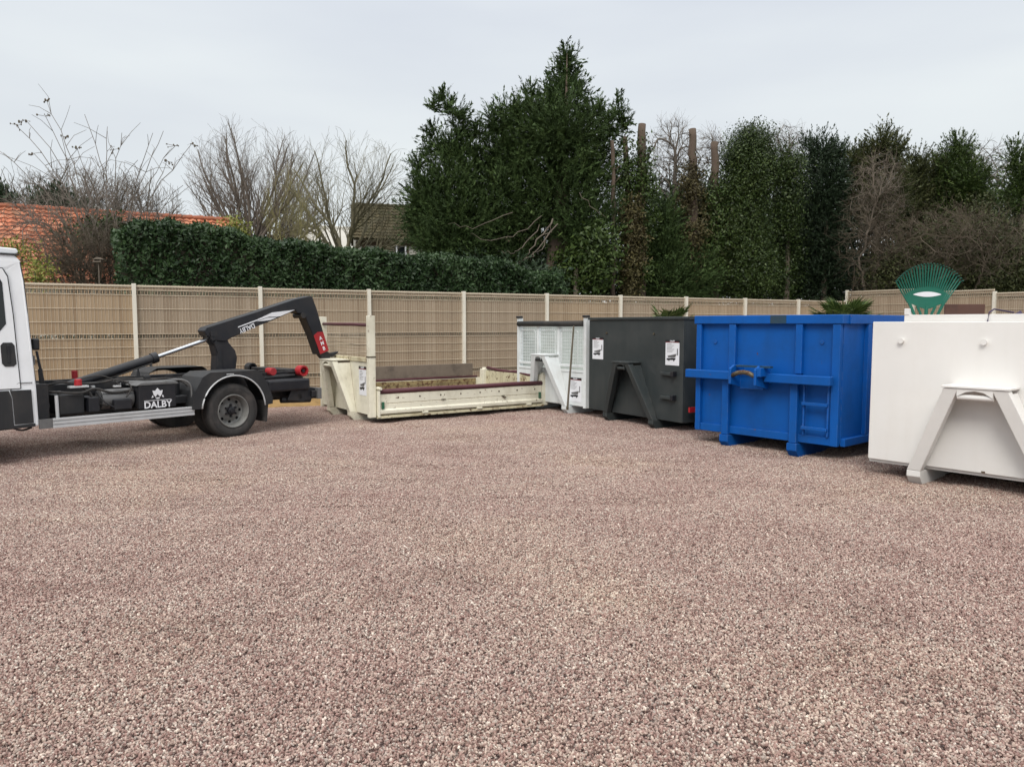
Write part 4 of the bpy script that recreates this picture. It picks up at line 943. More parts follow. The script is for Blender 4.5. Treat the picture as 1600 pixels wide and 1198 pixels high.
# ------------------------------------------------------------------ cream drop-side container on the truck's hook
ang = R(-55); U = Vector((math.cos(ang), math.sin(ang))); A0 = Vector((-2.107, 11.2)); W_ = 2.0; LN = 3.32
O_ = A0 - U*W_
t = empty('dropside_container', (O_.x, O_.y, 0), ang)
tag(t, 'low cream drop-side hook container with maroon edge covers held by the black hook arm', 'container')
CR = M['cream']
MB().box(.08, W_-.08, 0, .045, .14, .93).build('front_wall', CR, t, bevel=.004)
MB().box(.08, W_-.08, -.02, .07, .93, .995).build('front_ledge', M['cream_dirty'], t, bevel=.006)
for x in (0, W_-.08):
    po = MB().box(x, x+.08, -.02, .09, .10, 1.62).build('corner_post', CR, t, bevel=.006)
    MB().box(x-.006, x+.086, -.026, .096, 1.0, 1.02).build('joint_band', M['worn_steel'], po)
hm = []
for i in range(1, 37): hm.append(((.08+i*.05, .03, .995), (.08+i*.05, .03, 1.47)))
for i in range(1, 10): hm.append(((.08, .03, .995+i*.05), (W_-.08, .03, .995+i*.05)))
seg_mesh('headboard_mesh', [a for a, b in hm], [b for a, b in hm], [.0022]*len(hm), [.0022]*len(hm), M['wire'], t, 4, 'stuff')
MB().tube([(.08, .03, 1.50), (.7, .03, 1.495), (1.4, .03, 1.492), (W_-.08, .03, 1.48)], .024, 8).build('top_bar', M['maroon'], t, smooth=True)
MB().tube([(.08, .05, 1.19), (.6, .05, 1.215), (1.5, .05, 1.17), (W_-.08, .05, 1.19)], .006, 6).build('rope', M['worn_steel'], t)
a_frame(t, W_/2, CR, half=.42, toph=.20, out=-.30, zt=.93, legw=.12)
sticker(t, 1.60, 1.86, .42, .86, bgm=M['white_print']); sticker(t, .16, .42, .42, .86)
prof = [(W_-.035, .13), (W_+.035, .15), (W_+.04, .17), (W_+.04, .20), (W_+.012, .225), (W_+.012, .29), (W_+.002, .295), (W_+.002, .305), (W_+.010, .31), (W_+.010, .445), (W_-.035, .445)]
sb = MB().prism([(a_, b_) for a_, b_ in prof], 'y', .13, LN-.13)
sbo = sb.build('side_board', CR, t)
for i in range(8): MB().cyl((W_+.009, .45+i*.37, .385), (W_+.014, .45+i*.37, .385), .014, None, 8).build('rivet', M['worn_steel'], sbo)
for y0 in (.17, LN-.20): MB().box(W_+.010, W_+.045, y0, y0+.035, .225, .33).build('latch', M['green_latch'], sbo, bevel=.004)
MB().box(W_+.011, W_+.045, 2.35, 2.40, .30, .315).box(W_+.011, W_+.04, 2.38, 2.43, .275, .29).box(W_+.011, W_+.03, 1.2, 1.27, .31, .32).build('chip', M['worn_steel'], sbo)
MB().tube([(W_-.01, .12, .485), (W_-.012, .9, .49), (W_-.008, 1.8, .482), (W_-.01, 2.6, .488), (W_-.01, LN-.12, .48)], .038, 8).build('edge_cover', M['maroon'], t, smooth=True)
MB().box(W_-.10, W_+.05, .10, .135, .10, .50).build('hinge_post', CR, t, bevel=.004)
MB().cyl((W_-.03, .12, .535), (W_+.07, .14, .535), .028, .024, 8).build('lever', CR, t)
for x in (W_-.12, 0):
    rp = MB().box(x, x+.13, LN-.12, LN+.02, .09, .63).build('rear_post', CR, t, bevel=.012)
    MB().cyl((x+.065, LN-.05, .63), (x+.065, LN-.05, .66), .05, .04, 10).build('post_cap', CR, rp)
tg = MB().box(.13, W_-.12, LN-.05, LN, .15, .60).build('tailgate', M['cream_dirty'], t, bevel=.004)
MB().tube([(.13, LN-.02, .655), (.5, LN-.025, .625), (.9, LN-.02, .61), (1.05, LN-.02, .625), (1.5, LN-.03, .59), (W_-.12, LN-.02, .60)], .03, 8).build('tailgate_cover', M['maroon'], t, smooth=True)
fs_ = MB().prism([(.0, .13), (.05, .13), (.05, .47), (.0, .47)], 'y', .09, LN-.12).build('far_side_board', CR, t)
for i, (z0, z1) in enumerate(((.20, .285), (.292, .378), (.385, .462))):
    MB().box(.051, .066 + .004*i, .10, LN-.25, z0, z1).build('lining_board', M['inner_wood'], fs_)
MB().tube([(.03, .1, .49), (.03, 1.5, .495), (.03, LN-.2, .49)], .022, 8).build('far_edge_cover', M['maroon'], t, smooth=True)
MB().box(.0, .04, .10, LN-.30, .515, .745).build('wood_plank', M['plank'], t, bevel=.004)
fl = MB().box(.05, W_-.04, .05, LN-.05, .15, .185).build('floor', M['plank'], t)
MB().box(W_-.02, W_+.035, .10, LN-.1, .085, .125).build('sill_beam', M['cream_dirty'], t)
for y in (.9, 1.9, 2.9): MB().box(W_-.05, W_+.05, y-.05, y+.05, .118, .15).build('hinge', CR, t, bevel=.005)
runners(t, W_/2, LN, M['cream_dirty'], .42, .145)
for x in (W_-.25, .17): MB().cyl((x, LN-.2, .07), (x+.1, LN-.2, .07), .07, None, 14).build('rear_roller', M['machine'], t)

# ------------------------------------------------------------------ white mesh-sided container
ang = R(-55); U = Vector((math.cos(ang), math.sin(ang))); A0 = Vector((1.20, 12.18)); W_ = 1.92
O_ = A0 - U*W_
t = empty('mesh_container', (O_.x, O_.y, 0), ang)
tag(t, 'white hook container with wire mesh front and rolled black tarp, beside the dark grey one', 'container')
MW = M['mesh_white']
for x in (0, W_-.07):
    po = MB().box(x, x+.07, -.01, .08, .13 if x else .13, 1.60).build('corner_post', MW, t, bevel=.006)
    MB().box(x-.01, x+.09, -.03, .06, 1.603, 1.64).build('post_cap', M['black_plastic'], po, bevel=.01)
MB().tube([(.07, -.02, 1.50), (.6, -.02, 1.505), (1.3, -.02, 1.50), (W_-.07, -.02, 1.505)], .05, 10).build('rolled_tarp', M['black_tarp'], t, smooth=True)
lp = MB().box(.07, W_-.07, .0, .03, .16, .70).build('lower_panel', MW, t)
for z0, z1 in ((.705, .745), (.79, .83)): MB().box(.07, W_-.07, -.01, .045, z0, z1).build('mid_rail', MW, t, bevel=.004)
for x in (.62, 1.20): MB().box(x-.03, x+.03, -.005, .04, .833, 1.45).build('mesh_upright', MW, t)
for x0 in (.10, .68, 1.26):
    m = MB(); x1 = x0 + .46
    m.tube([(x0+.04, -.012, .86), (x0+.04, -.012, 1.36), (x0+.07, -.012, 1.39), (x1-.03, -.012, 1.39), (x1, -.012, 1.36), (x1, -.012, .86)], .008, 6)
    m.build('mesh_frame', MW, t)
hm = []
for i in range(1, 32): hm.append(((.07+i*.056, .012, .83), (.07+i*.056, .012, 1.46)))
for i in range(1, 12): hm.append(((.07, .012, .83+i*.055), (W_-.07, .012, .83+i*.055)))
seg_mesh('wire_mesh', [a for a, b in hm], [b for a, b in hm], [.0035]*len(hm), [.0035]*len(hm), MW, t, 4, 'stuff')
for x in (.1, ): MB().box(0, .04, .08, 3.2, .16, 1.45).build('side_wall', M['mesh_inner'], t)
MB().box(W_-.04, W_, .08, 3.2, .16, 1.45).build('side_wall', M['mesh_inner'], t); MB().box(0, W_, 3.2, 3.24, .16, 1.45).build('rear_wall', M['mesh_inner'], t)
MB().box(.04, W_-.04, .05, 3.2, .14, .16).build('floor', MW, t)
a_frame(t, W_/2+.05, MW, half=.46, toph=.13, out=-.30, zt=.97, legw=.11, hookmat=M['machine'])
sticker(t, 1.50, 1.80, .22, .62)
runners(t, W_/2+.05, 3.2, MW, .46)
# pole leaning on it, foot on the skid
hq = at(896.5, 509, 12.22); bq = at(886.5, 640, 11.98)
r = empty('pole', (bq.x, bq.y, bq.z)); tag(r, 'long thin brown pole leaning on the white mesh container', 'pole')
MB().cyl((0, 0, 0), (hq.x-bq.x, hq.y-bq.y, hq.z-bq.z), .017, .014, 8).build('shaft', M['bark'], r)
MB().cyl((0, 0, -.001), (.002, 0, .05), .020, .020, 8).build('ferrule', M['worn_steel'], r)

# ------------------------------------------------------------------ dark grey container
def frame_from(bl, br):
    a_, b_ = Vector(bl), Vector(br); d = b_ - a_; return a_, math.atan2(d.y, d.x), d.length
a_, ang, W_ = frame_from((1.231, 12.037), (2.324, 10.235)); LN = 3.3
t = empty('closed_container', (a_.x, a_.y, 0), ang)
tag(t, 'anthracite grey hook container with two white stickers, left of the blue one', 'container')
AN = M['anthracite']
MB().box(0, W_, 0, .03, .15, 1.56).build('front_panel', AN, t, bevel=.004)
MB().box(-.01, W_+.02, -.025, .07, 1.562, 1.60).build('top_rim', AN, t, bevel=.006)
MB().box(0, .03, .03, LN, .15, 1.56).build('side_wall', AN, t); MB().box(W_-.03, W_, .03, LN, .15, 1.56).build('side_wall', AN, t)
MB().box(.03, W_-.03, LN-.03, LN, .15, 1.56).build('rear_wall', AN, t); MB().box(.03, W_-.03, .03, LN-.03, .15, .18).build('floor', AN, t)
for x0 in (-.01, W_-.05): MB().box(x0, x0+.07, .073, LN, 1.562, 1.60).build('side_rim', AN, t)
for i in range(5): MB().box(W_+.001, W_+.055, .3+i*.65, .38+i*.65, .17, 1.55).build('side_rib', AN, t)
sticker(t, .09, .36, .95, 1.29); sticker(t, 1.76, 2.03, .93, 1.28)
for x in (.45, 1.52): MB().cyl((x, -.001, 1.36), (x, -.02, 1.36), .014, None, 8).build('bolt', M['worn_steel'], t)
for z in (.80, .47):
    h_ = MB().box(1.70, 1.93, -.05, -.002, z-.012, z+.03).build('bracket', AN, t, bevel=.004)
    MB().box(1.935, 1.985, -.075, -.003, z-.02, z+.05).build('bracket_stop', M['black_paint'], h_, bevel=.004)
a_frame(t, 1.06, AN, half=.52, toph=.13, out=-.24, zt=.93, legw=.10)
runners(t, 1.06, LN, AN)
MB().box(W_+.06, W_+.09, .05, .16, .30, .37).build('reflector', M['red'], t)

# ------------------------------------------------------------------ blue container
a_, ang, W_ = frame_from((2.343, 9.524), (3.544, 8.120)); LN = 3.3
t = empty('open_container', (a_.x, a_.y, 0), ang)
tag(t, 'bright blue open-top hook container with horizontal front bar and step rungs', 'container')
BL = M['blue']
MB().box(.01, W_-.01, .02, .04, .19, 1.50).build('front_panel', BL, t)
MB().box(-.03, W_+.03, -.045, .09, 1.50, 1.60).build('top_rim', BL, t, bevel=.008)
MB().box(1.02, 1.22, -.047, -.0455, 1.505, 1.597).build('worn_patch', M['blue_worn'], t)
for x0, x1, z0 in ((0, .07, .17), (W_-.09, W_, .17), (.47, .56, .94), (1.33, 1.41, .94)): MB().box(x0, x1, -.035, .019, z0, 1.497).build('post', BL, t, bevel=.006)
MB().box(.07, W_-.09, -.02, .019, .17, .26).build('bottom_beam', BL, t, bevel=.006)
for x0 in (.41, 1.30):
    MB().box(x0, x0+.09, -.07, -.022, .16, .83).build('lower_post', BL, t, bevel=.006)
    MB().prism([(-.085, .075), (-.02, 0), (.6, 0), (.6, .157), (-.085, .157)], 'x', x0-.015, x0+.105).build('skid', BL, t, bevel=.005)
for x0, x1 in ((-.07, .645), (1.02, W_-.04)): MB().box(x0, x1, -.16, -.075, .835, .935).build('front_bar', BL, t, bevel=.008)
MB().box(.07, W_-.1, -.074, -.023, .85, .92).build('bar_backing', BL, t)
hk = MB()
for x in (.65, .98): hk.prism([(-.02, .74), (-.30, .80), (-.30, .98), (-.22, 1.02), (-.02, 1.02)], 'x', x, x+.03)
hk.build('hook_bracket', BL, t, bevel=.004)
MB().box(.68, .98, -.10, -.076, .74, .90).build('hook_plate', BL, t)
MB().tube([(.68, -.27, .90), (.76, -.27, .935), (.83, -.27, .945), (.90, -.27, .935), (.98, -.27, .90)], .026, 10).build('hook_bar', M['worn_steel'], t, smooth=True)
MB().box(.70, 1.14, -.22, -.162, 1.0, 1.02).build('top_plate', M['blue_worn'], t)
MB().box(.985, 1.06, -.29, -.075, .90, 1.0).build('side_lug', BL, t, bevel=.005)
ld = MB()
for x in (1.45, 1.73): ld.box(x, x+.018, -.05, -.022, .27, .82)
ldo = ld.build('ladder', BL, t)
for z in (.33, .60): MB().box(1.45, 1.745, -.085, -.055, z, z+.035).build('rung', BL, ldo, bevel=.004)
# sides: sloping bottom edge, ribs and rail
for x0, s in ((W_-.03, 1), (0, -1)):
    MB().box(x0, x0+.03, .04, LN-.03, .19, 1.50).build('side_wall', BL, t)
    xr0, xr1 = (W_, W_+.05) if s > 0 else (-.05, 0)
    for i in range(5): MB().box(xr0, xr1, .52+i*.65, .60+i*.65, .26, 1.497).build('side_rib', BL, t, bevel=.004)
    MB().box(xr0, xr1+.005*s, .03, LN, .17, .255).build('side_beam', BL, t, bevel=.006)
    MB().box(x0-.02 if s > 0 else x0-.06, x0+.08 if s > 0 else x0+.05, .092, LN, 1.50, 1.60).build('side_rim', BL, t, bevel=.006)
MB().box(.03, W_-.03, LN-.03, LN, .19, 1.50).build('rear_wall', BL, t); MB().box(.03, W_-.03, .04, LN-.03, .17, .19).build('floor', BL, t)
for x, y, z in ((.25, .018, 1.28), (1.62, .018, 1.30)): MB().cyl((x, y, z), (x, y-.012, z), .022, None, 8).build('lug', BL, t)
runners(t, .9, LN, BL, .45)

# ------------------------------------------------------------------ white container at the right edge
a_, ang, W_ = frame_from((3.5155, 7.379), (4.374, 6.367)); W_ = 1.92; LN = 3.3
wt_ = t = empty('open_container', (a_.x, a_.y, 0), ang)
tag(t, 'off-white hook container with smooth front, nearest at the right, holding the green rake', 'container')
WB = M['white_bin']
MB().box(0, W_, 0, .03, .18, 1.52).build('front_panel', WB, t, bevel=.006)
MB().box(.0, W_, .032, .09, .15, .178).build('bottom_lip', WB, t)
MB().box(0.27, W_, .05, .10, 1.50, 1.585).build('raised_board', WB, t, bevel=.004)
MB().box(.27, .315, .045, .105, 1.585, 1.645).build('stake', WB, t, bevel=.003)
MB().box(0, .03, .03, LN, .18, 1.50).build('side_wall', WB, t); MB().box(W_-.03, W_, .03, LN, .18, 1.50).build('side_wall', WB, t)
MB().box(.03, W_-.03, LN-.03, LN, .18, 1.50).build('rear_wall', WB, t); MB().box(.03, W_-.03, .03, LN-.03, .18, .21).build('floor', WB, t)
for x in (.28, .98): MB().cyl((x, -.001, 1.34), (x, -.035, 1.34), .02, .026, 12).build('lug', WB, t, smooth='auto')
a_frame(t, 1.0, WB, half=.53, toph=.19, out=-.26, zt=.94, legw=.12)
runners(t, 1.0, LN, WB, .53)
MB().box(1.0, 1.03, -.004, .001, .185, .20).build('scratch', M['worn_steel'], t)
MB().box(1.255, 1.30, .06, .11, 1.5855, 1.635).build('stake', WB, t, bevel=.004)
def loc_w(x, y, z): c_, s_ = math.cos(ang), math.sin(ang); return Vector((a_.x + x*c_ - y*s_, a_.y + x*s_ + y*c_, z))
# rake standing head up in the white container
q = loc_w(.405, .20, .21); r = empty('leaf_rake', (q.x, q.y, .21), R(3)); tag(r, 'green plastic leaf rake standing head up in the white container', 'rake')
zb, zh = 1.50 - .21, 2.06 - .21; GP = M['green_plastic']; CZ = 1.375
def fan(rad, a): return (rad*math.sin(a), 0, CZ - .16 + rad*math.cos(a))
AM = R(33.5); nT = 25
MB().cyl((0, .02, 0), (0, 0, CZ-.06), .014, .014, 8).build('shaft', M['bark'], r)
MB().cyl((0, 0, CZ-.14), (0, 0, CZ+.08), .020, .016, 10).build('socket', GP, r)
RT = .645
for i in range(nT):
    a0 = -AM + 2*AM*i/(nT-1); m = MB(); c_ = 1 - .10*(a0/AM)**2
    p0, p1, p2, p3 = fan(.33, a0), fan(.46, a0), fan(RT*c_*.985, a0), fan(RT*c_, a0)
    m.tube([p0, (p1[0], -.004, p1[2]), (p2[0], -.015, p2[2]), (p3[0], -.05, p3[2]-.004)], [.0075, .0072, .0062, .005], 5); m.build('tine', GP, r)
def arc_plate(r0, r1, am, y0, y1, n=24, skip=None):
    m = MB()
    for i in range(n):
        a0, a1 = -am + 2*am*i/n, -am + 2*am*(i+1)/n
        f_ = lambda rr, aa, y: (rr*math.sin(aa), y, CZ-.16+rr*math.cos(aa))
        ra0, rb0 = r0(a0), r1(a0); ra1, rb1 = r0(a1), r1(a1)
        if rb0 - ra0 < .004 and rb1 - ra1 < .004: continue
        m.hexa([f_(ra0, a0, y0), f_(rb0, a0, y0), f_(rb1, a1, y0), f_(ra1, a1, y0)], [f_(ra0, a0, y1), f_(rb0, a0, y1), f_(rb1, a1, y1), f_(ra1, a1, y1)])
    return m
arc_plate(lambda a0: .215 + .115*(a0/AM)**2, lambda a0: .425 - .02*(a0/AM)**2, AM, -.006, .004).build('plate', GP, r)
m = MB(); up_ = [(x, CZ-.16+.355+.024*(1-(x/.135)**2)) for x in [-.135+.27*i/14 for i in range(15)]]; lo_ = [(x, CZ-.16+.350-.020*(1-(x/.135)**2)) for x in [.135-.27*i/14 for i in range(15)]]
m.prism(up_ + lo_, 'y', -.009, -.0065); m.build('white_label', M['white_print'], r)
sd = MB(); AZ = CZ-.16
for s in (-1, 1):
    sd.prism([(s*.055, AZ+.06), (s*.078, AZ+.06), (s*.195, AZ+.30), (s*.165, AZ+.30)][::s], 'y', -.0062, .0042)
    sd.prism([(s*.012, AZ+.10), (s*.03, AZ+.10), (s*.10, AZ+.24), (s*.075, AZ+.24)][::s], 'y', -.0066, .0046)
sd.build('brace', GP, r)
# board and tarp inside the white container
q = loc_w(.27, 1.5, .21); r = empty('wooden_board', (q.x, q.y, .21), R(-8)); tag(r, 'upright brown wooden board sticking out of the white container', 'board')
bd = MB()
MB().box(-.18, .20, -.012, .012, 0, 1.36).build('board', M['crate_wood'], r, bevel=.004)
MB().box(-.19, .21, -.035, -.013, 1.42-.07, 1.50).build('top_batten', M['crate_wood'], r, bevel=.004)
MB().box(-.19, .21, -.03, -.0125, 1.10, 1.20).build('batten', M['crate_wood'], r)
V, F = [], []; q = loc_w(1.0, .9, .21); r = empty('tarpaulin', (q.x, q.y, .21)); tag(r, 'crumpled dark purple tarpaulin heaped in the white container', 'tarpaulin')
m = MB(); nx = 18
for i in range(nx+1):
    for j in range(nx+1):
        x, y = -.55+1.1*i/nx, -.5+1.6*j/nx; e_ = max(0, 1-(x/.56)**2)*max(0, 1-((y-.3)/.82)**2)
        m.v.append((x, y, 1.34*e_**.25*(1+.02*math.sin(x*22+y*9)+.02*math.sin(y*17-x*5)+.015*random.gauss(0, 1))))
for i in range(nx):
    for j in range(nx): m.f.append((i*(nx+1)+j, (i+1)*(nx+1)+j, (i+1)*(nx+1)+j+1, i*(nx+1)+j+1))
m.build('sheet', M['purple_tarp'], r, smooth=True)
q0 = loc_w(.98, .11, 1.59)
m = MB(); m.tube([loc_w(.95, .04, 1.50) - q, loc_w(.98, .035, 1.52) - q, loc_w(.985, .05, 1.60) - q, loc_w(1.0, .12, 1.63) - q, loc_w(1.1, .3, 1.60) - q], .007, 6); m.build('strap', M['purple_tarp'], r)

# ------------------------------------------------------------------ hooklift truck
TO = Vector((-3.648, 9.831)); TA = R(49.7)
t = empty('hooklift_truck', (TO.x, TO.y, 0), TA)
tag(t, 'white cab hooklift truck with black chassis and raised black hook arm', 'truck')
MC, BP, BK = M['machine'], M['black_plastic'], M['black_paint']
yc = .97; yw = 1.94
# cab: lofted side outlines
def cab_ring(y, ins):
    """side outline in (x, z) pulled in by ins towards the middle at roof level"""
    return [(-2.262, y, .40), (-2.27, y, .80), (-2.322, y+ins*.6, 1.95), (-2.345, y+ins, 2.16), (-2.40, y+ins*1.3, 2.232), (-3.35, y+ins*1.3, 2.24), (-3.55, y+ins, 2.17), (-4.10, y+ins*.1, 1.38),
            (-4.52, y+.02, 1.14), (-4.66, y+.04, .85), (-4.70, y+.05, .40), (-4.62, y+.05, .30), (-4.28, y, .30), (-4.26, y, .45), (-4.15, y, .66), (-3.90, y, .76), (-3.65, y, .66), (-3.54, y, .45), (-3.52, y, .38)]
ra = cab_ring(0.0, .05); rb = [(x, yw - y, z) for x, y, z in ra]
m = MB(); n_ = len(ra); m.add(ra + rb, [tuple(range(n_)), tuple(range(2*n_-1, n_-1, -1))] + [(i, i+n_, (i+1) % n_+n_, (i+1) % n_) for i in range(n_)])
cabo = m.build('cab', M['cab_white'], t, bevel=.018)
m = MB().prism([(-2.37, 2.236), (-2.345, 2.26), (-2.36, 2.295), (-3.2, 2.33), (-3.4, 2.236)], 'y', .10, yw-.10); m.build('roof_spoiler', M['cab_white'], cabo, bevel=.012)
MB().prism([(-2.36, 2.222), (-2.35, 2.2345), (-3.4, 2.2375), (-3.4, 2.226)], 'y', .045, yw-.045).build('roof_seal', BP, cabo)
# black lower cladding, door, gaps
def side_panel(poly, y0, y1, name, mat, par, bev=.003): return MB().prism(poly, 'y', y0, y1).build(name, mat, par, bevel=bev)
side_panel([(-2.315, .44), (-2.325, .80), (-2.52, .80), (-2.50, .72), (-2.49, .44)], -.014, .006, 'sill_cladding', BP, cabo)
side_panel([(-2.50, .40), (-2.51, .72), (-2.535, .80), (-3.45, .80), (-3.50, .62), (-3.50, .40)], -.016, .006, 'door_cladding', BP, cabo)
side_panel([(-2.30, .40), (-2.30, .435), (-3.5, .395), (-3.5, .36)], -.010, .01, 'sill', BP, cabo)
def yz(z): return 0.0 + .05*.6*max(0, (z-.8)/1.15)                      # tumblehome of the cab side
def on_side(pts, off, th, name, mat, par):
    m = MB(); n_ = len(pts); m.add([(x, yz(z)-off, z) for x, z in pts] + [(x, yz(z)-off+th, z) for x, z in pts], [tuple(range(n_)), tuple(range(2*n_-1, n_-1, -1))] + [(i, i+n_, (i+1) % n_+n_, (i+1) % n_) for i in range(n_)])
    return m.build(name, mat, par)
on_side([(-2.415, .815), (-2.445, 1.6), (-2.475, 2.0), (-2.52, 2.085), (-3.25, 2.085), (-3.52, 1.96), (-3.98, 1.36), (-4.0, .815)], .003, .012, 'door_gap', BK, cabo)
door = on_side([(-2.426, .822), (-2.456, 1.6), (-2.486, 1.99), (-2.527, 2.075), (-3.25, 2.075), (-3.51, 1.95), (-3.965, 1.36), (-3.985, .822)], .009, .012, 'door', M['cab_white'], cabo)
on_side([(-2.522, 1.50), (-2.535, 1.93), (-2.565, 1.99), (-3.24, 1.99), (-3.46, 1.90), (-3.88, 1.40), (-3.80, 1.34), (-2.60, 1.40)], .013, .008, 'window', M['glass'], door)
hb = on_side([(-2.448, 1.08), (-2.458, 1.275), (-2.48, 1.305), (-2.56, 1.305), (-2.585, 1.275), (-2.58, 1.09), (-2.555, 1.055), (-2.475, 1.055)], .016, .012, 'handle', BP, door)
MB().box(-2.53, -2.50, -.012, .0, 1.085, 1.28).build('handle_grip', BK, hb, bevel=.006)
on_side([(-2.33, .90), (-2.328, .908), (-3.9, .908), (-3.9, .90)], .011, .004, 'crease', M['grey_metal'], door) if False else None
m = MB(); m.tube([(-2.31, -.004, .875), (-2.44, -.004, .875), (-2.49, -.004, .85), (-2.515, -.004, .80)], .004, 5); m.build('flap_line', BK, cabo)
m = MB(); m.tube([(-2.272, .018, .86), (-2.30, .03, 1.4), (-2.330, .032, 1.95), (-2.352, .055, 2.15)], .006, 5); m.build('edge_seal', BP, cabo)
MB().box(-2.30, -2.262, .035, .06, 1.06, 1.16).build('hinge', M['grey_metal'], cabo)
m = MB(); m.add([(-3.60, .24, 2.12), (-3.60, yw-.24, 2.12), (-4.08, yw-.10, 1.42), (-4.08, .10, 1.42)] + [(-3.62, .24, 2.14), (-3.62, yw-.24, 2.14), (-4.10, yw-.10, 1.44), (-4.10, .10, 1.44)], [(0, 1, 2, 3), (7, 6, 5, 4), (0, 4, 5, 1), (1, 5, 6, 2), (2, 6, 7, 3), (3, 7, 4, 0)])
m.build('windscreen', M['glass'], cabo)
MB().box(-4.73, -4.60, .1, yw-.1, .32, .62).build('bumper', BP, cabo, bevel=.03)
for y in (.12, yw-.42): MB().box(-4.70, -4.55, y, y+.30, .78, 1.0).build('headlight', M['alu'], cabo, bevel=.03)
MB().box(-4.72, -4.62, .5, yw-.5, .72, .95).build('grille', BK, cabo, bevel=.02)
for s, y in ((-1, -.22), (1, yw+.06)): MB().box(-3.80, -3.70, y, y+.16, 1.35, 1.75).build('mirror', BP, cabo, bevel=.03); MB().cyl((-3.75, y+.08, 1.4), (-3.8, .05 if s < 0 else yw-.05, 1.3), .02, None, 8).build('mirror_arm', BP, cabo)
MB().box(-2.29, -2.255, .25, yw-.25, 1.2, 1.9).build('rear_window', M['glass'], cabo)

# wheels
def wheel(x, z, y, side, dual=False, r=.362):
    """side -1: outer face towards -y at y"""
    s = -side
    def Y(v): return y + s*v
    prof = [(.215, Y(.022)), (.24, Y(.010)), (.29, Y(.002)), (.33, Y(.008)), (.350, Y(.022)), (.360, Y(.04)), (r, Y(.06)), (r, Y(.10)), (r-.008, Y(.103)), (r-.008, Y(.110)), (r, Y(.113)), (r, Y(.165)), (.350, Y(.19)), (.30, Y(.205)), (.215, Y(.19))]
    ty = MB().lathe(prof, x, z, 48).build('tyre', M['rubber'], None, smooth='auto')
    wh = empty('wheel'); wh.parent = t; ty.parent = wh
    MB().lathe([(.300, Y(.0005)), (.304, Y(-.0015)), (.308, Y(.003))], x, z, 48).build('tyre_ridge', M['rubber'], wh, smooth=True)
    if dual:
        p2 = [(rr, yy + s*.25) for rr, yy in prof]; MB().lathe(p2, x, z, 40).build('tyre', M['rubber'], wh, smooth='auto')
    rim = MB().lathe([(.222, Y(.022)), (.216, Y(.006)), (.208, Y(.006)), (.200, Y(.022)), (.190, Y(.045)), (.182, Y(.10)), (.180, Y(.118)), (.165, Y(.125))], x, z, 48)
    rim.lathe([(.130, Y(.122)), (.10, Y(.105)), (.085, Y(.095)), (.055, Y(.095))], x, z, 48)
    for i in range(8): rim.lathe([(.166, Y(.125)), (.150, Y(.130)), (.129, Y(.122))], x, z, 5, 2*math.pi*(i+.16)/8, 2*math.pi*(i+.84)/8)
    rim.build('rim', M['rim'], wh, smooth='auto')
    MB().lathe([(.18, Y(.16)), (.0, Y(.16))], x, z, 24).build('brake_drum', BK, wh)
    MB().lathe([(.0, Y(.03)), (.028, Y(.032)), (.036, Y(.05)), (.05, Y(.055)), (.055, Y(.10))], x, z, 24).build('hub', BK, wh, smooth='auto')
    st = MB()
    for i in range(6):
        a0 = 2*math.pi*(i+.5)/6; c_, s_ = math.cos(a0), math.sin(a0)
        st.cyl((x+.075*c_, Y(.095), z+.075*s_), (x+.075*c_, Y(.062), z+.075*s_), .014, .012, 6)
        st.hexa([(x+.03*c_+.014*s_, Y(.07), z+.03*s_-.014*c_), (x+.088*c_+.010*s_, Y(.075), z+.088*s_-.010*c_), (x+.088*c_-.010*s_, Y(.075), z+.088*s_+.010*c_), (x+.03*c_-.014*s_, Y(.07), z+.03*s_+.014*c_)],
                [(x+.03*c_+.014*s_, Y(.094), z+.03*s_-.014*c_), (x+.088*c_+.010*s_, Y(.094), z+.088*s_-.010*c_), (x+.088*c_-.010*s_, Y(.094), z+.088*s_+.010*c_), (x+.03*c_-.014*s_, Y(.094), z+.03*s_+.014*c_)])
    st.build('wheel_nuts', BK, wh)
    return wh
wheel(0.01, .362, .0, -1, True); wheel(0.01, .362, yw, 1, True)
wheel(-3.90, .355, .06, -1); wheel(-3.90, .355, yw-.06, 1)
MB().cyl((.01, .3, .36), (.01, yw-.3, .36), .07, None, 10).ball((.01, yc, .36), .16, 12).build('axle', MC, t)

# rear mudguards
def arc(cx, cz, rr, a0, a1, n): return [(cx + rr*math.cos(a0+(a1-a0)*i/n), cz + rr*math.sin(a0+(a1-a0)*i/n)) for i in range(n+1)]
inn = arc(.0, .385, .445, R(174), R(3), 22)
outr = [(.56, .42), (.565, .50), (.50, .68), (.40, .845), (.34, .885), (-.32, .885), (-.42, .83), (-.52, .66), (-.565, .48), (-.56, .43)]
for y0, y1, tr_y in ((-.035, -.020, -.038), (yw+.020, yw+.035, yw+.036)):
    poly = inn + outr; m = MB()
    m.prism(poly, 'y', y0, y1)
    fd = m.build('mudguard', BP, t)
    tp = MB(); o2 = outr[:]; yy0, yy1 = (-.021, .50) if y0 < 0 else (yw-.50, yw+.021)
    for i in range(len(o2)-1):
        (xa, za), (xb, zb) = o2[i], o2[i+1]; nx_, nz_ = -(zb-za), (xb-xa); l_ = math.hypot(nx_, nz_); nx_, nz_ = nx_/l_*.008, nz_/l_*.008
        tp.hexa([(xa, yy0, za), (xb, yy0, zb), (xb+nx_, yy0, zb+nz_), (xa+nx_, yy0, za+nz_)], [(xa, yy1, za), (xb, yy1, zb), (xb+nx_, yy1, zb+nz_), (xa+nx_, yy1, za+nz_)])
    tp.build('mudguard_top', BP, fd)
    yt = -.040 if y0 < 0 else yw+.040
    trim = MB().tube([(x, yt, z) for x, z in inn], .010, 6).build('edge_trim', M['alu'], fd, smooth=True)
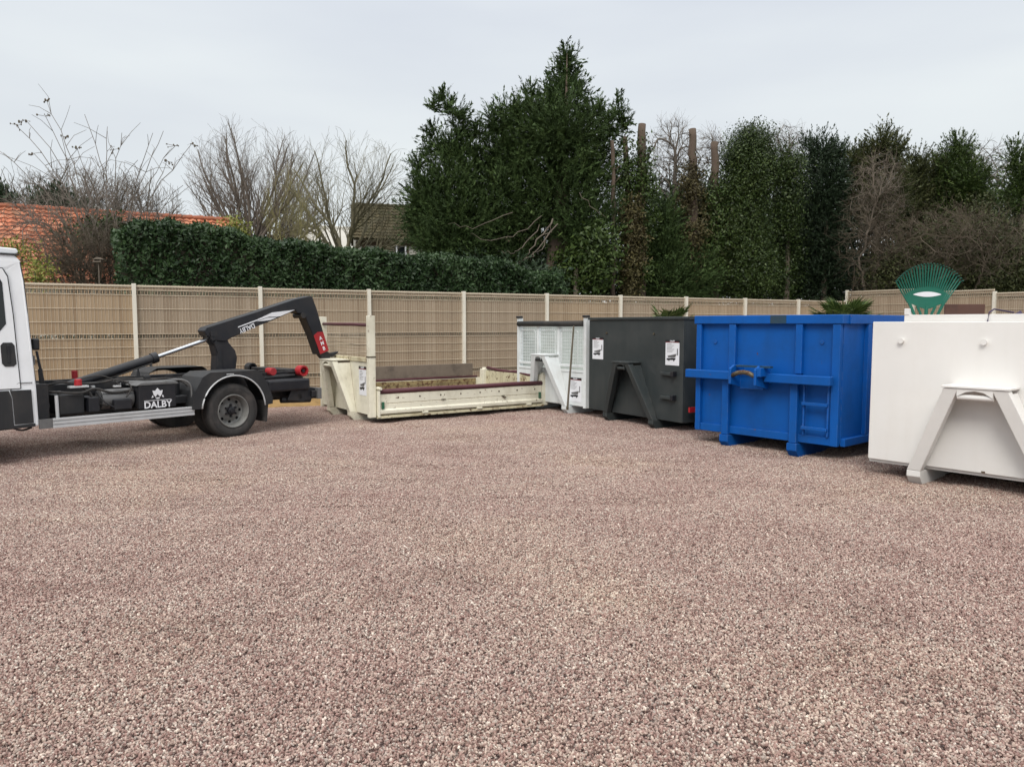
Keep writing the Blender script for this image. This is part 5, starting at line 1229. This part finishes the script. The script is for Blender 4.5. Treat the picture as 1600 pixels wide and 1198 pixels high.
MB().box(-.10, .0, -.042, -.036, .845, .858).build('badge', M['alu'], fd)
for y0 in (.02, yw-.45): MB().prism([(.50, .46), (.53, .46), (.50, .17), (.475, .18)], 'y', y0, y0+.42).build('mud_flap', M['rubber'], t)

# side guard rail
m = MB()
for z0, z1, yo in ((.362, .392, -.012), (.394, .402, -.006), (.404, .432, -.012), (.434, .442, -.006), (.444, .470, -.012)): m.box(-2.13, -.53, yo, .012, z0, z1)
m.build('side_guard', M['alu'], t, bevel=.002)
MB().box(-2.262, -2.132, -.006, .02, .365, .468).build('guard_end', M['grey_metal'], t)
m = MB()
for z0, z1 in ((.362, .41), (.42, .468)): m.box(-2.13, -.53, yw-.012, yw+.012, z0, z1)
m.build('side_guard', M['alu'], t)
for x in (-2.0, -1.3, -.62): MB().box(x-.02, x+.02, .015, .5, .40, .45).build('guard_bracket', MC, t)

# chassis
for y in (.55, 1.33):
    MB().box(-4.3, 1.39, y, y+.06, .40, .64).build('chassis_rail', MC, t, bevel=.004)
    MB().box(-2.15, 1.45, y+.005, y+.085, .665, .80).build('subframe_rail', MC, t, bevel=.005)
for x in (-2.0, -1.2, -.4, .5, 1.3): MB().box(x-.04, x+.04, .61, 1.33, .50, .62).build('cross_member', MC, t)
for x in (-1.9, -.65, .62, 1.15): MB().box(x-.05, x+.05, .61, 1.33, .69, .78).build('cross_member', MC, t)
# equipment between the cab and the wheel
bx = MB().box(-1.19, -.74, .03, .50, .485, .765).build('tool_box', BK, t, bevel=.01)
MB().prism([(-1.22, .767), (-.70, .767), (-.74, .80), (-1.16, .80)], 'y', .02, .50).build('box_lid', M['grey_metal'], bx, bevel=.004)
text('brand_text', 'DALBY', .112, M['white_print'], bx, (-.965, .027, .525), (math.pi/2, 0, 0), .0012, sx=.98)
MB().box(-1.13, -.80, .0265, .0285, .577, .583).build('text_rule', M['white_print'], bx)
cm = MB()   # crest: helmet with plume, collar and shoulders
E_ = -.965; Z_ = .665
cm.prism([(E_-.05, Z_-.015), (E_-.062, Z_+.035), (E_-.03, Z_+.028), (E_, Z_+.064), (E_+.03, Z_+.028), (E_+.062, Z_+.035), (E_+.05, Z_-.015), (E_+.028, Z_-.045), (E_+.012, Z_-.028), (E_-.004, Z_-.012), (E_-.016, Z_-.03), (E_-.028, Z_-.045)], 'y', .0255, .0285)
cm.prism([(E_-.075, Z_-.055), (E_-.062, Z_-.02), (E_-.05, Z_-.045)], 'y', .0257, .0285); cm.prism([(E_+.075, Z_-.055), (E_+.05, Z_-.045), (E_+.062, Z_-.02)], 'y', .0257, .0285)
cm.prism([(E_-.03, Z_-.052), (E_+.03, Z_-.052), (E_+.015, Z_-.068), (E_-.015, Z_-.068)], 'y', .0257, .0285)
cm.build('crest', M['white_print'], bx)
MB().cyl((-1.56, .22, .62), (-1.205, .22, .62), .115, None, 20).build('air_tank', M['grey_metal'], t, smooth='auto')
for x in (-1.50, -1.28): MB().lathe([(.118, .10), (.12, .34)], 0, 0, 4) if False else None
MB().box(-1.72, -1.60, .10, .45, .49, .66).build('valve_box', BK, t, bevel=.008)
MB().box(-2.00, -1.74, .16, .50, .48, .70).build('battery_box', BP, t, bevel=.012)
MB().cyl((-2.055, .07, .44), (-2.06, .07, .71), .018, None, 10).build('vertical_pipe', M['alu'], t, smooth='auto')
MB().cyl((-2.19, .14, .60), (-2.19, .26, .60), .085, None, 18).build('filter', BK, t, smooth='auto'); MB().cyl((-2.19, .128, .60), (-2.19, .14, .60), .02, None, 10).build('filter_cap', M['alu'], t)
MB().box(-1.46, -1.26, .05, .3, .50, .62).build('relay_box', BK, t, bevel=.01)
MB().box(-2.23, -2.12, .12, 1.8, .44, .84).build('front_bulkhead', MC, t)
MB().cyl((-.60, .35, .56), (-.60, .35, .78), .06, None, 14).build('hydraulic_filter', M['machine'], t, smooth='auto')
MB().box(-.70, -.50, .15, .50, .50, .60).build('bracket_box', MC, t, bevel=.01)
random.seed(5)
def hose(pts, r_, mat, name='hose'):
    P = [Vector(p) for p in pts]; q = []
    for i in range(len(P)-1):
        p0 = P[max(i-1, 0)]; p1 = P[i]; p2 = P[i+1]; p3 = P[min(i+2, len(P)-1)]
        for j in range(5):
            s = j/5; q.append(.5*((2*p1) + (p2-p0)*s + (2*p0-5*p1+4*p2-p3)*s*s + (3*p1-p0-3*p2+p3)*s**3))
    q.append(P[-1]); return MB().tube(q, r_, 6).build(name, mat, t, smooth=True)
hose([(-2.15, .3, .80), (-1.9, .25, .84), (-1.7, .2, .74), (-1.62, .15, .60), (-1.5, .12, .55)], .014, M['rubber'])
hose([(-2.1, .2, .75), (-1.8, .12, .72), (-1.65, .1, .76), (-1.45, .12, .70), (-1.22, .1, .72)], .016, M['rubber'])
hose([(-2.0, .4, .85), (-1.6, .35, .80), (-1.3, .3, .84), (-1.0, .3, .82), (-.6, .3, .80), (-.45, .2, .66), (-.46, .12, .50)], .015, M['rubber'])
hose([(-.85, .12, .80), (-.66, .08, .81), (-.56, .05, .76), (-.53, .05, .66), (-.53, .05, .50)], .014, M['grey_metal'])
hose([(-1.75, .3, .86), (-1.55, .2, .90), (-1.4, .15, .83), (-1.35, .12, .74)], .008, M['rubber'])
hose([(-1.45, .2, .86), (-1.3, .12, .82), (-1.25, .08, .74), (-1.32, .06, .64)], .009, M['rubber'])
hose([(-1.62, .14, .72), (-1.55, .08, .60), (-1.44, .06, .52)], .009, M['machine'])
for i in range(16):
    x = random.uniform(-2.05, -.75); z = random.uniform(.66, .80) + (.06 if x > -1.2 else 0); y = random.uniform(.1, .4)
    MB().box(x, x+random.uniform(.03, .08), y, y+.05, z, z+random.uniform(.02, .05)).build('fitting', [MC, M['grey_metal'], MC, M['alu']][i % 4], t, bevel=.004)
for y in (.16,):
    c_ = MB().cyl((-1.80, y, .80), (-1.80, y, .875), .042, .038, 12).build('red_stop', M['red'], t, smooth='auto', bevel=.008)
MB().box(-1.90, -1.70, .12, .2, .78, .80).build('stop_base', M['alu'], t)
MB().cyl((-1.374, 1.45, .80), (-1.374, 1.45, .90), .036, None, 12).build('red_stop', M['red'], t, smooth='auto')
# mast with work lamp behind the cab
wl = MB().cyl((-2.10, .30, .80), (-2.16, .30, 1.20), .016, .013, 8).build('lamp_mast', BK, t)
MB().box(-2.20, -2.13, .27, .36, 1.21, 1.34).build('work_lamp', BK, wl, bevel=.02); MB().cyl((-2.12, .31, .82), (-2.13, .31, 1.0), .024, None, 8).build('mast_clamp', BK, wl)
# lift cylinder, rod
MB().cyl((-1.75, yc, .70), (-.545, yc, 1.055), .062, .062, 18).build('cylinder', BK, t, smooth='auto')
MB().cyl((-.60, yc, 1.04), (-.53, yc, 1.06), .072, .072, 18).build('cylinder_gland', BK, t, smooth='auto')
MB().cyl((-.54, yc, 1.058), (.22, yc, 1.295), .026, .026, 14).build('piston_rod', M['chrome'], t, smooth='auto')
hose([(-.62, yc-.06, .98), (-.8, yc-.07, .93), (-1.1, yc-.05, .83), (-1.4, yc-.04, .76)], .009, M['rubber']); MB().cyl((-.62, yc-.02, .94), (-.62, yc-.02, 1.02), .016, None, 8).build('hose_fitting', M['grey_metal'], t)
MB().cyl((-.65, yc+.3, .78), (-.65, yc+.3, .90), .03, .008, 8).build('pin', MC, t)
# arm
y0, y1 = yc-.10, yc+.10
side = [(.09, 1.405), (.13, 1.452), (.89, 1.672), (1.54, 1.872), (1.82, 1.932), (1.865, 1.925), (1.95, 1.72), (2.052, 1.389), (2.154, 1.073), (1.983, 1.017), (1.871, 1.311), (1.745, 1.575), (1.735, 1.62), (1.68, 1.66), (1.60, 1.66), (1.557, 1.709), (1.299, 1.605), (1.124, 1.538), (.87, 1.453), (.613, 1.348), (.474, 1.295), (.40, 1.25), (.24, 1.27), (.12, 1.34)]
arm = MB().prism(side, 'y', y0, y1).build('hook_arm', BK, t, bevel=.010)
MB().prism([(.36, 1.485), (1.86, 1.905), (1.865, 1.925), (.36, 1.505)], 'y', y0-.004, y0-.0005).build('arm_edge', M['grey_metal'], arm) if False else None
post = MB().prism([(.25, .80), (.55, .80), (.585, 1.02), (.56, 1.12), (.46, 1.24), (.44, 1.30), (.13, 1.40), (.15, 1.30), (.24, 1.20), (.27, 1.05)], 'y', y0+.02, y1-.02).build('lift_post', BK, t, bevel=.012)
MB().prism([(.26, .80), (.33, .80), (.34, 1.18), (.26, 1.28), (.23, 1.24), (.28, 1.1)], 'y', y0+.002, y0+.0215).build('post_flange', M['machine'], post)
for x, z, r_ in ((.22, 1.36, .05), (1.69, 1.63, .045), (.21, 1.30, .032)): MB().cyl((x, y0-.018, z), (x, y1+.018, z), r_, None, 14).build('pivot_pin', MC, arm, smooth='auto')
ws = y0 - .003
MB().prism([(.594, 1.445), (.60, 1.462), (.897, 1.562), (1.15, 1.668), (1.545, 1.714), (1.300, 1.618), (1.234, 1.607), (1.094, 1.604), (.90, 1.546)], 'y', ws, y0-.0005).build('white_flash', M['white_print'], arm)
MB().prism([(.893, 1.534), (1.073, 1.590), (1.225, 1.594), (1.118, 1.556)], 'y', ws-.001, y0-.001).build('white_flash', M['white_print'], arm)
text('arm_text', 'DALBY', .098, M['white_print'], arm, (.738, ws-.001, 1.440), (math.pi/2, R(180-20), 0), .0012, sx=.86)
rp = MB().prism([(1.873, 1.317), (1.95, 1.375), (2.050, 1.375), (2.150, 1.078), (1.988, 1.024)], 'y', y0-.0045, y0-.001).build('red_patch', M['red'], arm)
for s_, g_ in ((.20, 'A'), (.50, 'M'), (.80, 'B')):
    text('patch_letter', g_, .082, M['white_print'], rp, (1.982 + s_*.095, y0-.006, 1.325 - s_*.265), (math.pi/2, R(-18), 0), .001)
MB().prism([(x-.06, z) for x, z in [(2.06, 1.03), (2.215, 1.07), (2.285, 1.03), (2.45, 1.055), (2.43, 1.03), (2.36, .985), (2.32, .965), (2.30, .985), (2.275, .96), (2.30, .925), (2.35, .925), (2.345, .885), (2.27, .865), (2.21, .885), (2.12, .96)]], 'y', yc-.045, yc+.045).build('hook', MC, arm, bevel=.008)
# rear end
MB().box(1.10, 1.34, .42, 1.40, .60, .84).build('rear_frame', MC, t, bevel=.01)
for y in (.26, 1.52):
    ro = MB().lathe([(.0, y+.05), (.05, y+.05), (.055, y), (.076, y), (.078, y+.02), (.078, y+.12), (.0, y+.12)], 1.27 if y < 1 else 1.2, .82, 24).build('rear_roller', M['red'] if y < 1 else MC, t, smooth='auto')
    MB().cyl((1.27 if y < 1 else 1.2, y+.01, .82), (1.27 if y < 1 else 1.2, y+.05, .82), .022, None, 10).build('roller_pin', MC, ro)
MB().cyl((.78, .28, .83), (.78, .42, .83), .055, None, 16).build('side_lock', M['red'], t, smooth='auto', bevel=.006)
MB().hexa([(.55, .40, .84), (.72, .40, .86), (.72, .44, .86), (.55, .44, .84)], [(.55, .40, .80), (.72, .40, .80), (.72, .44, .80), (.55, .44, .80)]).build('lock_arm', MC, t)
MB().box(.45, 1.35, .36, .41, .80, .82).build('lock_rail', MC, t, bevel=.003)
MB().cyl((.45, .41, .74), (1.2, .41, .765), .022, None, 10).build('lock_cylinder', M['grey_metal'], t)
MB().box(.7, 1.3, .42, .54, .44, .58).build('rear_tank', MC, t, bevel=.02); MB().box(.62, 1.30, .15, .40, .55, .72).build('rear_box', BK, t, bevel=.03)
MB().cyl((1.15, .2, .46), (1.15, 1.7, .46), .04, None, 12).build('rear_bar', MC, t)
for y in (.20, .52, 1.35): MB().prism([(1.05, .64), (1.42, .56), (1.40, .42), (1.2, .38), (.95, .42)], 'y', y, y+.05).build('bumper_bracket', MC, t, bevel=.006)
MB().box(1.41, 1.47, .12, yw-.12, .41, .57).build('rear_bumper', M['grey_metal'], t, bevel=.006)
for y in (.16, yw-.44):
    rl_ = MB().box(1.33, 1.405, y, y+.28, .44, .53).build('tail_lamp', M['machine'], t, bevel=.006); MB().box(1.4705, 1.476, y+.02, y+.26, .45, .52).build('lens', M['red'], rl_)
MB().cyl((.9, .30, .42), (1.35, .25, .40), .045, None, 12).build('exhaust', MC, t, smooth='auto')
MB().box(-1.6, -1.2, .6, 1.2, .38, .5).build('gearbox', MC, t, bevel=.04)
hose([(-2.5, .1, .40), (-2.4, .1, .36), (-2.3, .12, .38)], .012, M['rubber'])
